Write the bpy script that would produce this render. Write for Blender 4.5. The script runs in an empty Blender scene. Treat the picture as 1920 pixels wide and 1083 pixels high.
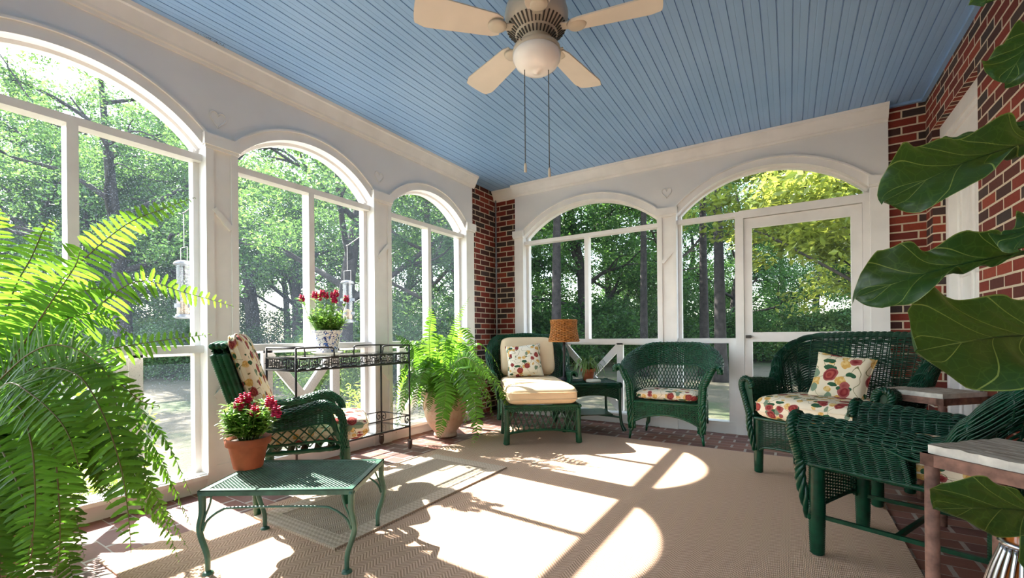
import bpy, math, random
import numpy as np
from mathutils import Vector, Matrix
random.seed(7); rng = np.random.default_rng(11)
sc = bpy.context.scene
COL = sc.collection
PI = math.pi
def A(*p): return np.array(p, float)
# ------------------------------------------------------------------ camera numbers
FPX, CYP, YAW, ROLL, EYE = 829.0, 629.1, math.radians(32.086), math.radians(-0.517), 1.0
_w = A(-math.sin(YAW), math.cos(YAW), 0); _r0 = A(math.cos(YAW), math.sin(YAW), 0); _u0 = A(0, 0, 1)
_r = _r0*math.cos(ROLL)+_u0*math.sin(ROLL); _u = -_r0*math.sin(ROLL)+_u0*math.cos(ROLL)
def PX(px, py, c):
    "the place seen at a pixel of the photograph, c metres ahead of the camera"
    return A(0, 0, EYE)+c*(_w+_r*(px-960)/FPX-_u*(py-CYP)/FPX)
cam = bpy.data.cameras.new('camera'); camo = bpy.data.objects.new('camera', cam); COL.objects.link(camo)
cam.sensor_fit = 'HORIZONTAL'; cam.sensor_width = 36.0; cam.lens = 36.0*FPX/1920
cam.shift_y = (CYP-541.5)/1920; cam.clip_start = .05; cam.clip_end = 400
camo.matrix_world = Matrix(((_r[0], _u[0], -_w[0], 0), (_r[1], _u[1], -_w[1], 0), (_r[2], _u[2], -_w[2], EYE), (0, 0, 0, 1)))
sc.camera = camo
# ------------------------------------------------------------------ mesh collector
class MB:
    def __init__(s): s.V = []; s.UV = []; s.F = []; s.n = 0; s.T = None
    def add(s, V, faces, uv=None, smooth=True, mi=0):
        V = np.asarray(V, float).reshape(-1, 3)
        if s.T is not None: V = V@s.T[:3, :3].T+s.T[:3, 3]
        uv = np.zeros((len(V), 2)) if uv is None else np.asarray(uv, float).reshape(-1, 2)
        s.V.append(V); s.UV.append(uv)
        groups = faces if isinstance(faces, list) else [faces]
        for f in groups:
            f = np.asarray(f, np.int64)
            if f.size: s.F.append((f+s.n, smooth, mi))
        s.n += len(V)
    def build(s, name, mats, parent=None, kind=None):
        me = bpy.data.meshes.new(name)
        V = np.concatenate(s.V); UV = np.concatenate(s.UV)
        me.vertices.add(len(V)); me.vertices.foreach_set('co', V.astype(np.float32).ravel())
        li = np.concatenate([f.ravel() for f, _, _ in s.F])
        cnt = np.concatenate([np.full(len(f), f.shape[1]) for f, _, _ in s.F])
        sm = np.concatenate([np.full(len(f), a) for f, a, _ in s.F]); mi = np.concatenate([np.full(len(f), m) for f, _, m in s.F])
        me.loops.add(len(li)); me.loops.foreach_set('vertex_index', li.astype(np.int32))
        st = np.concatenate([[0], np.cumsum(cnt)[:-1]])
        me.polygons.add(len(cnt)); me.polygons.foreach_set('loop_start', st.astype(np.int32))
        me.polygons.foreach_set('use_smooth', sm.astype(bool)); me.polygons.foreach_set('material_index', mi.astype(np.int32))
        l = me.uv_layers.new(name='UVMap'); l.data.foreach_set('uv', UV[li].astype(np.float32).ravel())
        me.update(calc_edges=True); me.validate()
        for m in (mats if isinstance(mats, (list, tuple)) else [mats]): me.materials.append(m)
        o = bpy.data.objects.new(name, me); COL.objects.link(o)
        if parent is not None: o.parent = parent
        if kind: o['kind'] = kind
        return o
    # shapes
    def box(s, x0, y0, z0, x1, y1, z1, mi=0):
        c = [(x0,y0,z0),(x1,y0,z0),(x1,y1,z0),(x0,y1,z0),(x0,y0,z1),(x1,y0,z1),(x1,y1,z1),(x0,y1,z1)]
        fs = [(0,3,2,1),(4,5,6,7),(0,1,5,4),(2,3,7,6),(1,2,6,5),(3,0,4,7)]; ax = [(0,1),(0,1),(0,2),(0,2),(1,2),(1,2)]
        V = []; U = []
        for f, (a, b) in zip(fs, ax):
            for i in f: V.append(c[i]); U.append((c[i][a], c[i][b]))
        s.add(V, np.arange(24).reshape(6, 4), U, False, mi)
    def bar(s, a, b, w, h, up=(0, 0, 1), mi=0):
        a, b = A(*a), A(*b); t = b-a; L = np.linalg.norm(t); t /= L; up = A(*up)
        if abs(t@up) > .98: up = A(1, 0, 0)
        x = np.cross(t, up); x /= np.linalg.norm(x); z = np.cross(x, t)
        o = s.T; M = np.eye(4); M[:3, 0] = x; M[:3, 1] = t; M[:3, 2] = z; M[:3, 3] = a
        s.T = M if o is None else o@M; s.box(-w/2, 0, -h/2, w/2, L, h/2, mi); s.T = o
    def grid(s, P, nu, nv, u0=0, u1=1, v0=0, v1=1, us=1, vs=1, smooth=True, mi=0):
        u, v = np.meshgrid(np.linspace(u0, u1, nu+1), np.linspace(v0, v1, nv+1), indexing='ij')
        V = P(u.ravel(), v.ravel()); i = np.arange((nu+1)*(nv+1)).reshape(nu+1, nv+1)
        F = np.stack([i[:-1, :-1], i[1:, :-1], i[1:, 1:], i[:-1, 1:]], -1).reshape(-1, 4)
        s.add(V, F, np.stack([u.ravel()*us, v.ravel()*vs], 1), smooth, mi)
    def lathe(s, prof, n=24, c=(0, 0, 0), smooth=True, mi=0, lobes=0, amp=0):
        prof = np.asarray(prof, float)
        t = np.linspace(0, 2*PI, n+1); k = 1+amp*np.cos(lobes*t)
        X = prof[:, 0][:, None]*(k*np.cos(t))[None]; Y = prof[:, 0][:, None]*(k*np.sin(t))[None]; Z = np.repeat(prof[:, 1][:, None], n+1, 1)
        V = np.stack([X, Y, Z], -1)+A(*c); m = len(prof)
        i = np.arange(m*(n+1)).reshape(m, n+1)
        F = np.stack([i[:-1, :-1], i[:-1, 1:], i[1:, 1:], i[1:, :-1]], -1).reshape(-1, 4)
        uv = np.stack([np.broadcast_to(t/(2*PI), (m, n+1)), Z], -1)
        s.add(V.reshape(-1, 3), F, uv.reshape(-1, 2), smooth, mi)
    def tubes(s, L, r, sides=5, mi=0, closed=False, caps=True):
        "L: (K,M,3) polylines, r: scalar, (M,) or (K,M)"
        L = np.asarray(L, float)
        L = L.reshape((-1,)+L.shape[-2:])
        K, M, _ = L.shape
        if closed: T = np.roll(L, -1, 1)-np.roll(L, 1, 1)
        else: T = np.gradient(L, axis=1)
        T /= np.maximum(np.linalg.norm(T, axis=2, keepdims=True), 1e-9)
        mt = np.abs(T).max(1); ax = np.argmin(mt, 1); ref = np.zeros((K, 3)); ref[np.arange(K), ax] = 1
        X = np.cross(T, np.broadcast_to(ref[:, None], T.shape)); X /= np.maximum(np.linalg.norm(X, axis=2, keepdims=True), 1e-9); Y = np.cross(T, X)
        rr = np.broadcast_to(np.asarray(r, float), (K, M)) if np.ndim(r) != 1 else np.broadcast_to(np.asarray(r, float)[None], (K, M))
        th = np.linspace(0, 2*PI, sides, endpoint=False)
        V = L[:, :, None]+rr[:, :, None, None]*(X[:, :, None]*np.cos(th)[None, None, :, None]+Y[:, :, None]*np.sin(th)[None, None, :, None])
        i = np.arange(K*M*sides).reshape(K, M, sides); j = np.roll(i, -1, 2)
        if closed: F = np.stack([i, j, np.roll(j, -1, 1), np.roll(i, -1, 1)], -1).reshape(-1, 4)
        else: F = np.stack([i[:, :-1], j[:, :-1], j[:, 1:], i[:, 1:]], -1).reshape(-1, 4)
        fs = [F]
        if caps and not closed: fs += [i[:, 0, ::-1], i[:, -1]]
        d = np.concatenate([np.zeros((K, 1)), np.cumsum(np.linalg.norm(np.diff(L, axis=1), axis=2), 1)], 1)
        uv = np.stack([np.broadcast_to(d[:, :, None], (K, M, sides)), np.broadcast_to(np.arange(sides)/sides, (K, M, sides))], -1)
        s.add(V.reshape(-1, 3), fs, uv.reshape(-1, 2), True, mi)
    def tube(s, pts, r, sides=8, n=0, closed=False, mi=0):
        pts = np.asarray(pts, float)
        if n: 
            k = len(pts); rr = np.asarray(r, float)
            if rr.ndim: r = np.interp(np.linspace(0, 1, n), np.linspace(0, 1, k), rr)
            pts = spline(pts, n)
        s.tubes(pts[None], r, sides, mi, closed)
    def prism(s, poly, T, h, mi=0):
        "flat polygon (k,2) pushed h along local z under T"
        poly = np.asarray(poly, float); k = len(poly); o = s.T; s.T = T if o is None else o@T
        V = np.concatenate([np.c_[poly, np.zeros(k)], np.c_[poly, np.full(k, h)]])
        V2 = np.concatenate([V[:k], V[k:]])
        s.add(V2, [np.arange(k)[None, ::-1], np.arange(k, 2*k)[None]], V2[:, :2], False, mi)
        i = np.arange(k); j = (i+1) % k
        s.add(V, np.stack([i, j, j+k, i+k], 1), V[:, :2], False, mi); s.T = o
def spline(P, n):
    "Catmull-Rom through P, n samples"
    P = np.asarray(P, float); k = len(P)
    if k == 2: return P[0]+(P[1]-P[0])*np.linspace(0, 1, n)[:, None]
    Q = np.concatenate([[2*P[0]-P[1]], P, [2*P[-1]-P[-2]]]); t = np.linspace(0, k-1-1e-9, n); i = t.astype(int); f = (t-i)[:, None]
    a, b, c, d = Q[i], Q[i+1], Q[i+2], Q[i+3]
    return .5*(2*b+(c-a)*f+(2*a-5*b+4*c-d)*f*f+(3*b-a-3*c+d)*f**3)
def Tm(loc=(0, 0, 0), rz=0, rx=0, ry=0, s=1):
    return np.array(Matrix.Translation(loc)@Matrix.Rotation(rz, 4, 'Z')@Matrix.Rotation(ry, 4, 'Y')@Matrix.Rotation(rx, 4, 'X')@Matrix.Scale(s, 4))
def sstep(x, a, b):
    t = np.clip((x-a)/(b-a), 0, 1); return t*t*(3-2*t)
def thing(name, label, cat, loc=(0, 0, 0), rz=0, group=None):
    o = bpy.data.objects.new(name, None); o.empty_display_size = .1; COL.objects.link(o); o.location = loc; o.rotation_euler = (0, 0, rz)
    return tag(o, label, cat, group)
def tag(o, label, cat, group=None, kind=None):
    o['label'] = label; o['category'] = cat
    if group: o['group'] = group
    if kind: o['kind'] = kind
    return o
def struct(o, label=None, cat=None):
    o['kind'] = 'structure'
    if label: o['label'] = label
    if cat: o['category'] = cat
    return o
def copy_tree(o, parent=None):
    c = o.copy(); COL.objects.link(c); c.parent = parent
    for ch in list(o.children): copy_tree(ch, c)
    return c
# ------------------------------------------------------------------ materials
class NT:
    def __init__(s, name):
        s.m = bpy.data.materials.new(name); s.m.use_nodes = True; s.t = s.m.node_tree; s.t.nodes.clear()
        s.out = s.t.nodes.new('ShaderNodeOutputMaterial')
    def n(s, ty, **k):
        nd = s.t.nodes.new('ShaderNode'+ty)
        for a, b in k.items():
            if a.startswith('i_'):
                key = a[2:]; key = int(key) if key.isdigit() else key.replace('_', ' ')
                if hasattr(b, 'is_output'): s.t.links.new(b, nd.inputs[key])
                else: nd.inputs[key].default_value = b
            else: setattr(nd, a, b)
        return nd
    def l(s, a, b): s.t.links.new(a, b)
    def math(s, op, a, b=0, c=0):
        nd = s.n('Math', operation=op)
        for k, v in enumerate((a, b, c)):
            if hasattr(v, 'is_output'): s.l(v, nd.inputs[k])
            else: nd.inputs[k].default_value = v
        return nd.outputs[0]
    def mix(s, f, a, b, mode='MIX'):
        nd = s.n('Mix', data_type='RGBA', blend_type=mode)
        for k, v in ((0, f), (6, a), (7, b)):
            if hasattr(v, 'is_output'): s.l(v, nd.inputs[k])
            else: nd.inputs[k].default_value = v if k == 0 else (*v[:3], 1)
        return nd.outputs[2]
    def ramp(s, f, stops, const=False):
        nd = s.n('ValToRGB'); cr = nd.color_ramp; cr.interpolation = 'CONSTANT' if const else 'LINEAR'
        while len(cr.elements) < len(stops): cr.elements.new(.5)
        for e, (p, c) in zip(cr.elements, stops): e.position = p; e.color = (*c, 1) if len(c) == 3 else c
        s.l(f, nd.inputs[0]); return nd.outputs[0]
    def coord(s, w='Object'): return s.n('TexCoord').outputs[w]
    def map(s, v, scale=(1, 1, 1), rot=(0, 0, 0), loc=(0, 0, 0)):
        nd = s.n('Mapping'); s.l(v, nd.inputs[0]); nd.inputs[1].default_value = loc; nd.inputs[2].default_value = rot; nd.inputs[3].default_value = scale; return nd.outputs[0]
    def noise(s, v, scale, detail=3, rough=.5, out=0):
        nd = s.n('TexNoise'); s.l(v, nd.inputs['Vector']); nd.inputs['Scale'].default_value = scale; nd.inputs['Detail'].default_value = detail; nd.inputs['Roughness'].default_value = rough; return nd.outputs[out]
    def bump(s, h, dist=.002, st=.5):
        nd = s.n('Bump'); nd.inputs['Distance'].default_value = dist; nd.inputs['Strength'].default_value = st; s.l(h, nd.inputs['Height']); return nd.outputs[0]
    def fin(s, col, rough=.6, bump=None, metal=0, spec=.5, trans=0, tcol=None):
        p = s.n('BsdfPrincipled')
        for k, v in (('Base Color', col), ('Roughness', rough), ('Metallic', metal), ('Specular IOR Level', spec)):
            if hasattr(v, 'is_output'): s.l(v, p.inputs[k])
            else: p.inputs[k].default_value = (*v, 1) if isinstance(v, tuple) else v
        if bump is not None: s.l(bump, p.inputs['Normal'])
        sh = p.outputs[0]
        if trans:
            t = s.n('BsdfTranslucent'); c = tcol or col
            if hasattr(c, 'is_output'): s.l(c, t.inputs[0])
            else: t.inputs[0].default_value = (*c, 1)
            if bump is not None: s.l(bump, t.inputs['Normal'])
            mx = s.n('MixShader'); mx.inputs[0].default_value = trans; s.l(sh, mx.inputs[1]); s.l(t.outputs[0], mx.inputs[2]); sh = mx.outputs[0]
        s.l(sh, s.out.inputs[0]); return s.m
def simple(name, col, rough=.5, metal=0, spec=.5, var=.12, vs=8, bump=0, bs=60, trans=0, tcol=None):
    m = NT(name); v = m.coord(); n = m.noise(v, vs)
    lo = tuple(max(0, c*(1-var)) for c in col); hi = tuple(min(1, c*(1+var)) for c in col)
    c = m.ramp(n, [(.3, lo), (.7, hi)])
    b = m.bump(m.noise(v, bs), .002, bump) if bump else None
    return m.fin(c, rough, b, metal, spec, trans, tcol)
M = {}
M['paint'] = simple('white_paint', (.80, .785, .775), .45, var=.03, vs=3, bump=.15, bs=35)
M['trim'] = simple('white_trim_paint', (.84, .82, .80), .35, var=.05, vs=6, bump=.1, bs=30)
M['post'] = simple('post_paint', (.80, .785, .77), .4, var=.06, vs=9, bump=.15, bs=25)
M['green_paint'] = simple('wicker_green', (.004, .062, .024), .30, var=.4, vs=25, spec=.42)
M['green_deep'] = simple('wicker_deep_green', (.0025, .040, .019), .28, var=.4, vs=25, spec=.36)
M['green_metal'] = simple('patina_green_metal', (.035, .11, .072), .4, var=.3, vs=18, spec=.5)
M['black_iron'] = simple('black_iron', (.012, .011, .013), .45, var=.3, vs=20)
M['chrome'] = simple('brushed_steel', (.55, .57, .6), .25, metal=1, var=.1)
M['rust'] = simple('rusty_iron', (.20, .10, .07), .75, var=.45, vs=28, bump=.5, bs=120)
M['soil'] = simple('potting_soil', (.05, .035, .025), .95, var=.6, vs=60, bump=1, bs=90)
M['terracotta'] = simple('terracotta', (.38, .098, .038), .75, var=.2, vs=14, bump=.2, bs=90)
M['cream'] = simple('cream_canvas', (.78, .60, .38), .9, var=.04, vs=6, bump=.35, bs=300, spec=.15)
M['fan_body'] = simple('fan_cream_enamel', (.58, .53, .44), .35, var=.05)
M['fan_blade'] = simple('fan_blade_wood_white', (.72, .66, .58), .5, var=.06, vs=5)
M['globe'] = simple('opal_glass', (.93, .92, .91), .12, var=.01)
M['dark_metal'] = simple('dark_metal', (.04, .035, .03), .45)
M['bark'] = simple('tree_bark', (.06, .05, .045), .95, var=.5, vs=6, bump=1, bs=14)
M['bark_dark'] = simple('dark_bark', (.032, .027, .026), .95, var=.5, vs=6, bump=1, bs=14)
M['stem'] = simple('green_stem', (.16, .24, .06), .6)
M['rachis'] = simple('frond_stem', (.12, .10, .03), .6)
M['flower'] = simple('magenta_petal', (.55, .012, .10), .55, var=.45, vs=40, trans=.35, tcol=(.75, .02, .16))
M['glass'] = None
def brick_mat(name, bw, bh, mo, cols, mcol, rough=.85, off=.5, bumpd=.004):
    m = NT(name); uv = m.n('UVMap').outputs[0]
    wob = m.n('VectorMath', operation='SCALE'); m.l(m.noise(uv, 9, out=1), wob.inputs[0]); wob.inputs['Scale'].default_value = .005
    ad = m.n('VectorMath', operation='ADD'); m.l(uv, ad.inputs[0]); m.l(wob.outputs[0], ad.inputs[1]); v = ad.outputs[0]
    b = m.n('TexBrick', offset=off, offset_frequency=2, squash=1); m.l(v, b.inputs['Vector'])
    for k, x in (('Color1', (0, 0, 0, 1)), ('Color2', (1, 1, 1, 1)), ('Mortar', (.5, .5, .5, 1)), ('Scale', 1.0), ('Mortar Size', mo), ('Mortar Smooth', .15), ('Bias', 0.0), ('Brick Width', bw), ('Row Height', bh)): b.inputs[k].default_value = x
    c = m.ramp(b.outputs['Color'], cols, True)
    n = m.noise(v, 45, 4, .7)
    c = m.mix(.55, c, m.mix(n, (.35, .3, .3), (1.35, 1.25, 1.2)), 'MULTIPLY')
    mc = m.mix(m.noise(v, 60), tuple(x*.8 for x in mcol), tuple(min(1, x*1.1) for x in mcol))
    c = m.mix(b.outputs['Fac'], c, mc)
    h = m.math('SUBTRACT', m.math('MULTIPLY', n, .35), b.outputs['Fac'])
    return m.fin(c, rough, m.bump(h, bumpd, .8))
M['brick'] = brick_mat('house_brick', .205, .0685, .0066, [(0, (.06, .022, .02)), (.14, (.16, .024, .015)), (.34, (.045, .03, .028)), (.46, (.22, .03, .016)), (.66, (.10, .024, .018)), (.78, (.29, .05, .024)), (.9, (.065, .04, .036))], (.66, .55, .41))
def paver():
    m = NT('floor_paver'); v = m.coord('Object'); sp = m.n('SeparateXYZ'); w = m.math('MULTIPLY', m.math('SUBTRACT', m.noise(v, 8, 2), .5), .008); m.l(v, sp.inputs[0]); x = m.math('ADD', sp.outputs[0], w); y = m.math('ADD', sp.outputs[1], w)
    H, W_ = .108, .225; ry = m.math('DIVIDE', y, H); row = m.math('FLOOR', ry); fy = m.math('FRACT', ry)
    rx = m.math('ADD', m.math('DIVIDE', x, W_), m.math('MULTIPLY', m.math('MODULO', m.math('ABSOLUTE', row), 2), .5)); col = m.math('FLOOR', rx); fx = m.math('FRACT', rx)
    j = m.math('MAXIMUM', m.math('LESS_THAN', fx, .085), m.math('LESS_THAN', fy, .055))
    cb = m.n('CombineXYZ'); m.l(col, cb.inputs[0]); m.l(row, cb.inputs[1]); wn = m.n('TexWhiteNoise'); m.l(cb.outputs[0], wn.inputs[0])
    c = m.ramp(wn.outputs[0], [(0, (.20, .075, .05)), (.2, (.27, .11, .075)), (.4, (.145, .058, .044)), (.6, (.24, .09, .06)), (.8, (.18, .075, .06))], True)
    n = m.noise(v, 40, 4, .7); c = m.mix(.55, c, m.mix(n, (.4, .35, .35), (1.3, 1.25, 1.2)), 'MULTIPLY'); c = m.mix(j, c, m.mix(n, (.27, .22, .19), (.50, .43, .37)))
    return m.fin(c, .62, m.bump(m.math('SUBTRACT', m.math('MULTIPLY', n, .4), j), .003, .8))
M['paver'] = paver()
def rug_mat(name, a, b, p=.085, q=.017):
    m = NT(name); v = m.coord('Object'); sp = m.n('SeparateXYZ'); m.l(v, sp.inputs[0]); x, y = sp.outputs[0], sp.outputs[1]
    tri = m.math('ABSOLUTE', m.math('SUBTRACT', m.math('FRACT', m.math('DIVIDE', x, p)), .5))
    f = m.math('FRACT', m.math('ADD', m.math('DIVIDE', y, q), m.math('MULTIPLY', tri, p/q*.9)))
    zz = m.math('ABSOLUTE', m.math('SUBTRACT', f, .5))
    k = m.ramp(zz, [(.16, (0, 0, 0)), (.3, (1, 1, 1))])
    f2 = m.math('SINE', m.math('MULTIPLY', x, 2*PI/.0065)); f3 = m.math('MULTIPLY', m.math('ADD', f2, 1), .5)
    c = m.mix(k, b, a); c = m.mix(m.math('MULTIPLY', f3, .35), c, b)
    c = m.mix(m.math('MULTIPLY', m.noise(v, 2.2), .25), c, tuple(t*.8 for t in a))
    h = m.math('ADD', m.math('MULTIPLY', zz, 1.6), m.math('MULTIPLY', f3, .5))
    return m.fin(c, .95, m.bump(h, .003, .6), spec=.1)
M['rug'] = rug_mat('woven_rug', (.72, .51, .37), (.42, .265, .175))
M['runner'] = rug_mat('woven_runner', (.58, .47, .36), (.30, .22, .15), .06, .013)
def floral_mat(name, base=(.80, .70, .53), sc_=1.0, seed=0.0):
    m = NT(name); v0 = m.map(m.coord('Object'), (sc_,)*3, loc=(seed, seed*.7, seed*1.3))
    wv = m.n('VectorMath', operation='SCALE'); m.l(m.noise(v0, 14, 2, out=1), wv.inputs[0]); wv.inputs['Scale'].default_value = .035
    ad = m.n('VectorMath', operation='ADD'); m.l(v0, ad.inputs[0]); m.l(wv.outputs[0], ad.inputs[1]); v = ad.outputs[0]
    def blobs(scale, thr, loc, sel=.5, stretch=(1, 1, 1), rot=(0, 0, 0)):
        vo = m.n('TexVoronoi'); m.l(m.map(v, tuple(scale*t for t in stretch), rot, loc), vo.inputs['Vector']); vo.inputs['Scale'].default_value = 1; vo.inputs['Randomness'].default_value = .8
        s = m.n('SeparateColor'); m.l(vo.outputs['Color'], s.inputs[0])
        d = vo.outputs['Distance']
        return m.math('MULTIPLY', m.math('LESS_THAN', d, thr), m.math('GREATER_THAN', s.outputs[0], sel)), d
    st = m.math('LESS_THAN', m.math('ABSOLUTE', m.math('SUBTRACT', m.noise(v0, 11, 1), .5)), .007)
    c = m.mix(st, base, (.20, .18, .08))
    k, d = blobs(19, .43, (3, 1, 2), .45); c = m.mix(k, c, m.mix(m.math('GREATER_THAN', m.noise(v, 60, 1), .5), (.62, .36, .10), (.72, .50, .20)))
    k, d = blobs(17, .30, (0, 5, 1), .3, (.55, 1.2, 1.2), (.4, .5, .8)); c = m.mix(k, c, (.035, .10, .05))
    k, d = blobs(14, .27, (7, 2, 5), .5, (1.2, .55, .8), (.9, .2, .3)); c = m.mix(k, c, (.20, .27, .18))
    k, d = blobs(12.5, .40, (1, 8, 4), .38); c = m.mix(k, c, m.ramp(d, [(0, (.40, .15, .09)), (.12, (.25, .028, .028)), (.2, (.40, .09, .07)), (.29, (.18, .018, .022)), (.36, (.36, .10, .09))]))
    return m.fin(c, .9, m.bump(m.noise(v0, 350), .001, .4), spec=.12)
M['floral'] = floral_mat('floral_fabric')
M['floral2'] = floral_mat('floral_pillow_fabric', (.78, .68, .50), .72, 3.1)
M['floral3'] = floral_mat('floral_white_pillow', (.84, .79, .66), 1.0, 5.7)
def leaf_mat(name, col, tcol, trans=.45, rough=.45, var=.35, vs=1.2):
    m = NT(name); v = m.coord(); n = m.noise(v, vs, 3); r = m.n('NewGeometry').outputs['Random Per Island']
    f = m.math('MULTIPLY', m.math('ADD', n, r), .5)
    lo = lambda c: tuple(x*(1-var) for x in c); hi = lambda c: tuple(min(1, x*(1+var)) for x in c)
    return m.fin(m.ramp(f, [(.25, lo(col)), (.75, hi(col))]), rough, None, 0, .4, trans, m.ramp(f, [(.25, lo(tcol)), (.75, hi(tcol))]))
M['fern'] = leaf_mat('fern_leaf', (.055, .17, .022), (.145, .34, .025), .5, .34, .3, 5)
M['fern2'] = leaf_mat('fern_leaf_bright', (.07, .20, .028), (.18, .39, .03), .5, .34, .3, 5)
M['snap_leaf'] = leaf_mat('snapdragon_leaf', (.12, .24, .05), (.30, .55, .08), .4, .4, .3, 9)
M['succulent'] = leaf_mat('strap_leaf', (.10, .18, .05), (.2, .34, .07), .3, .35, .3, 9)
M['oak_leaf'] = leaf_mat('oak_foliage', (.055, .13, .05), (.15, .29, .06), .5, .4, .5)
M['dark_leaf'] = leaf_mat('dark_foliage', (.035, .10, .030), (.13, .28, .05), .4, .4, .5)
M['pine_leaf'] = leaf_mat('mid_foliage', (.05, .12, .045), (.14, .27, .06), .45, .4, .5)
M['magnolia_leaf'] = leaf_mat('magnolia_leaf', (.14, .19, .04), (.42, .47, .07), .5, .35, .4)
M['bush_leaf'] = leaf_mat('shrub_leaf', (.09, .15, .05), (.26, .38, .10), .5, .5, .4)
M['weed_leaf'] = leaf_mat('weed_leaf', (.18, .30, .04), (.5, .65, .07), .5, .5, .3)
# ================================================================== THE ROOM
XL, YB, XR, YR, ZC = -3.25, 4.90, 0.97, -2.3, 2.93
WT = .17                                    # wall thickness
def TL(): m = np.eye(4); m[:3, 0] = (0, 1, 0); m[:3, 1] = (-1, 0, 0); m[:3, 2] = (0, 0, 1); m[:3, 3] = (XL, 0, 0); return m    # (s, out, z)
def TB(): m = np.eye(4); m[:3, 3] = (0, YB, 0); return m
def TR(): m = np.eye(4); m[:3, 1] = (0, -1, 0); m[:3, 3] = (0, YR, 0); return m
SPR = 2.345; ZT0, ZT1 = 2.165, 2.21; ZR0, ZR1 = .905, .955
def arc(s0, s1, zs, zp, n=40, off=0):
    a = (s1-s0)/2; h = zp-zs; R = (a*a+h*h)/(2*h); cz = zp-R; cs = (s0+s1)/2; th = math.asin(min(1, a/R))
    t = np.linspace(-th, th, n); return cs+(R+off)*np.sin(t), cz+(R+off)*np.cos(t)
def strip(mb, s, z0, z1, d0, d1, mi=0):
    "wall slice between curves z0(s) and z1(s), faces at depth d0 and d1, and its underside"
    n = len(s); i = np.arange(n-1)
    for d in (d0, d1):
        V = np.concatenate([np.c_[s, np.full(n, d), z0], np.c_[s, np.full(n, d), z1]])
        mb.add(V, np.stack([i, i+1, i+1+n, i+n], 1), V[:, [0, 2]], False, mi)
    V = np.concatenate([np.c_[s, np.full(n, d0), z0], np.c_[s, np.full(n, d1), z0]])
    mb.add(V, np.stack([i, i+1, i+1+n, i+n], 1), V[:, :2], True, mi)
def arch_wall(name, T, s0, s1, bays, label):
    "bays: (a, b, peak z). wall above the openings and the piers between"
    mb = MB(); mb.T = T
    edges = [s0]
    for a, b, zp in bays:
        x, z = arc(a, b, SPR-.09, zp-.075, 48)
        x = np.r_[a, x, b]; z = np.r_[z[0], z, z[-1]]
        strip(mb, x, z, np.full(len(x), ZC+.03), 0, WT)
        edges += [a, b]
    edges.append(s1)
    for a, b in zip(edges[::2], edges[1::2]):
        if b-a > .005: mb.box(a, 0, 0, b, WT, ZC+.03)
    for a, b, zp in bays: mb.box(a, 0, -.02, b, WT, .085)
    return struct(mb.build(name, M['paint']), label, 'wall')
LB = [(-1.30, -.05, 2.62), (.145, 1.39, 2.62), (1.585, 2.768, 2.615), (2.973, 4.152, 2.615)]
BB = [(-2.88, -1.19, 2.67), (-1.003, .60, 2.685)]
RB = [(-2.88, -1.19, 2.67), (-1.003, .60, 2.685)]
arch_wall('wall_left', TL(), YR, 4.30, LB, 'white arched porch wall on the side with the black cart')
arch_wall('wall_back', TB(), -3.01, .727, BB, 'white arched porch wall holding the screen door')
arch_wall('wall_rear', TR(), -3.25, .97, RB, 'white arched porch wall behind the viewer')
# --- pilasters, arch casings, crown
def pilaster(mb, a, b, cap=True, panel=True, low=True):
    mb.box(a, -.022, 0, b, .0, SPR-.03)
    if b-a > .15:
        mb.box(a-.002, -.036, .12, a+.045, -.02, SPR-.04); mb.box(b-.04, -.036, .12, b+.002, -.02, SPR-.04)
        mb.box(a+.045, -.028, .12, b-.04, -.02, .16)
    if cap: mb.box(a-.014, -.05, SPR-.075, b+.014, .01, SPR-.0); mb.box(a-.007, -.042, SPR-.095, b+.007, .005, SPR-.075)
def diag(mb, a, b, z, sg=1):
    h = (b-a-.085)
    p = [(a+.045, z+sg*h*.55), (b-.04, z-sg*h*.55)]
    mb.bar((p[0][0], -.031, p[0][1]), (p[1][0], -.031, p[1][1]), .018, .035, up=(0, 0, 1))
def casing(mb, a, b, zp):
    x0, z0 = arc(a, b, SPR-.09, zp-.075, 48); x1, z1 = arc(a, b, SPR-.09, zp-.075, 48, .062); x2, z2 = arc(a, b, SPR-.09, zp-.075, 48, .075)
    def ring(xa, za, xb, zb, d, dback=0.0):
        n = len(xa); i = np.arange(n-1)
        V = np.concatenate([np.c_[xa, np.full(n, d), za], np.c_[xb, np.full(n, d), zb]])
        mb.add(V, np.stack([i, i+1, i+1+n, i+n], 1), V[:, [0, 2]], True)
        for X, Z in ((xa, za), (xb, zb)):
            V = np.concatenate([np.c_[X, np.full(n, d), Z], np.c_[X, np.full(n, dback), Z]])
            mb.add(V, np.stack([i, i+1, i+1+n, i+n], 1), V[:, :2], True)
    ring(x0, z0, x1, z1, -.016); ring(x1, z1, x2, z2, -.03)
    x3, z3 = arc(a, b, SPR-.09, zp-.075, 48, -.022)     # the stop inside the opening
    n = len(x0); i = np.arange(n-1)
    V = np.concatenate([np.c_[x0, np.full(n, .06), z0], np.c_[x3, np.full(n, .06), z3]]); mb.add(V, np.stack([i, i+1, i+1+n, i+n], 1), V[:, [0, 2]])
    V = np.concatenate([np.c_[x3, np.full(n, .06), z3], np.c_[x3, np.full(n, .12), z3]]); mb.add(V, np.stack([i, i+1, i+1+n, i+n], 1), V[:, :2])
tn = 0
def trim(mb, label):
    global tn; tn += 1
    return struct(mb.build('trim_%d' % tn, M['trim']), label, 'trim')
mb = MB(); mb.T = TL()
for a, b, dz in ((-.05, .145, 0), (1.39, 1.585, 0), (2.768, 2.973, 0)):
    pilaster(mb, a, b); diag(mb, a, b, 1.80, 1 if a < 2 else -1); diag(mb, a, b, .67, -1 if a < 2 else 1)
pilaster(mb, 4.152, 4.30); pilaster(mb, -1.45, -1.30)
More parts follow.
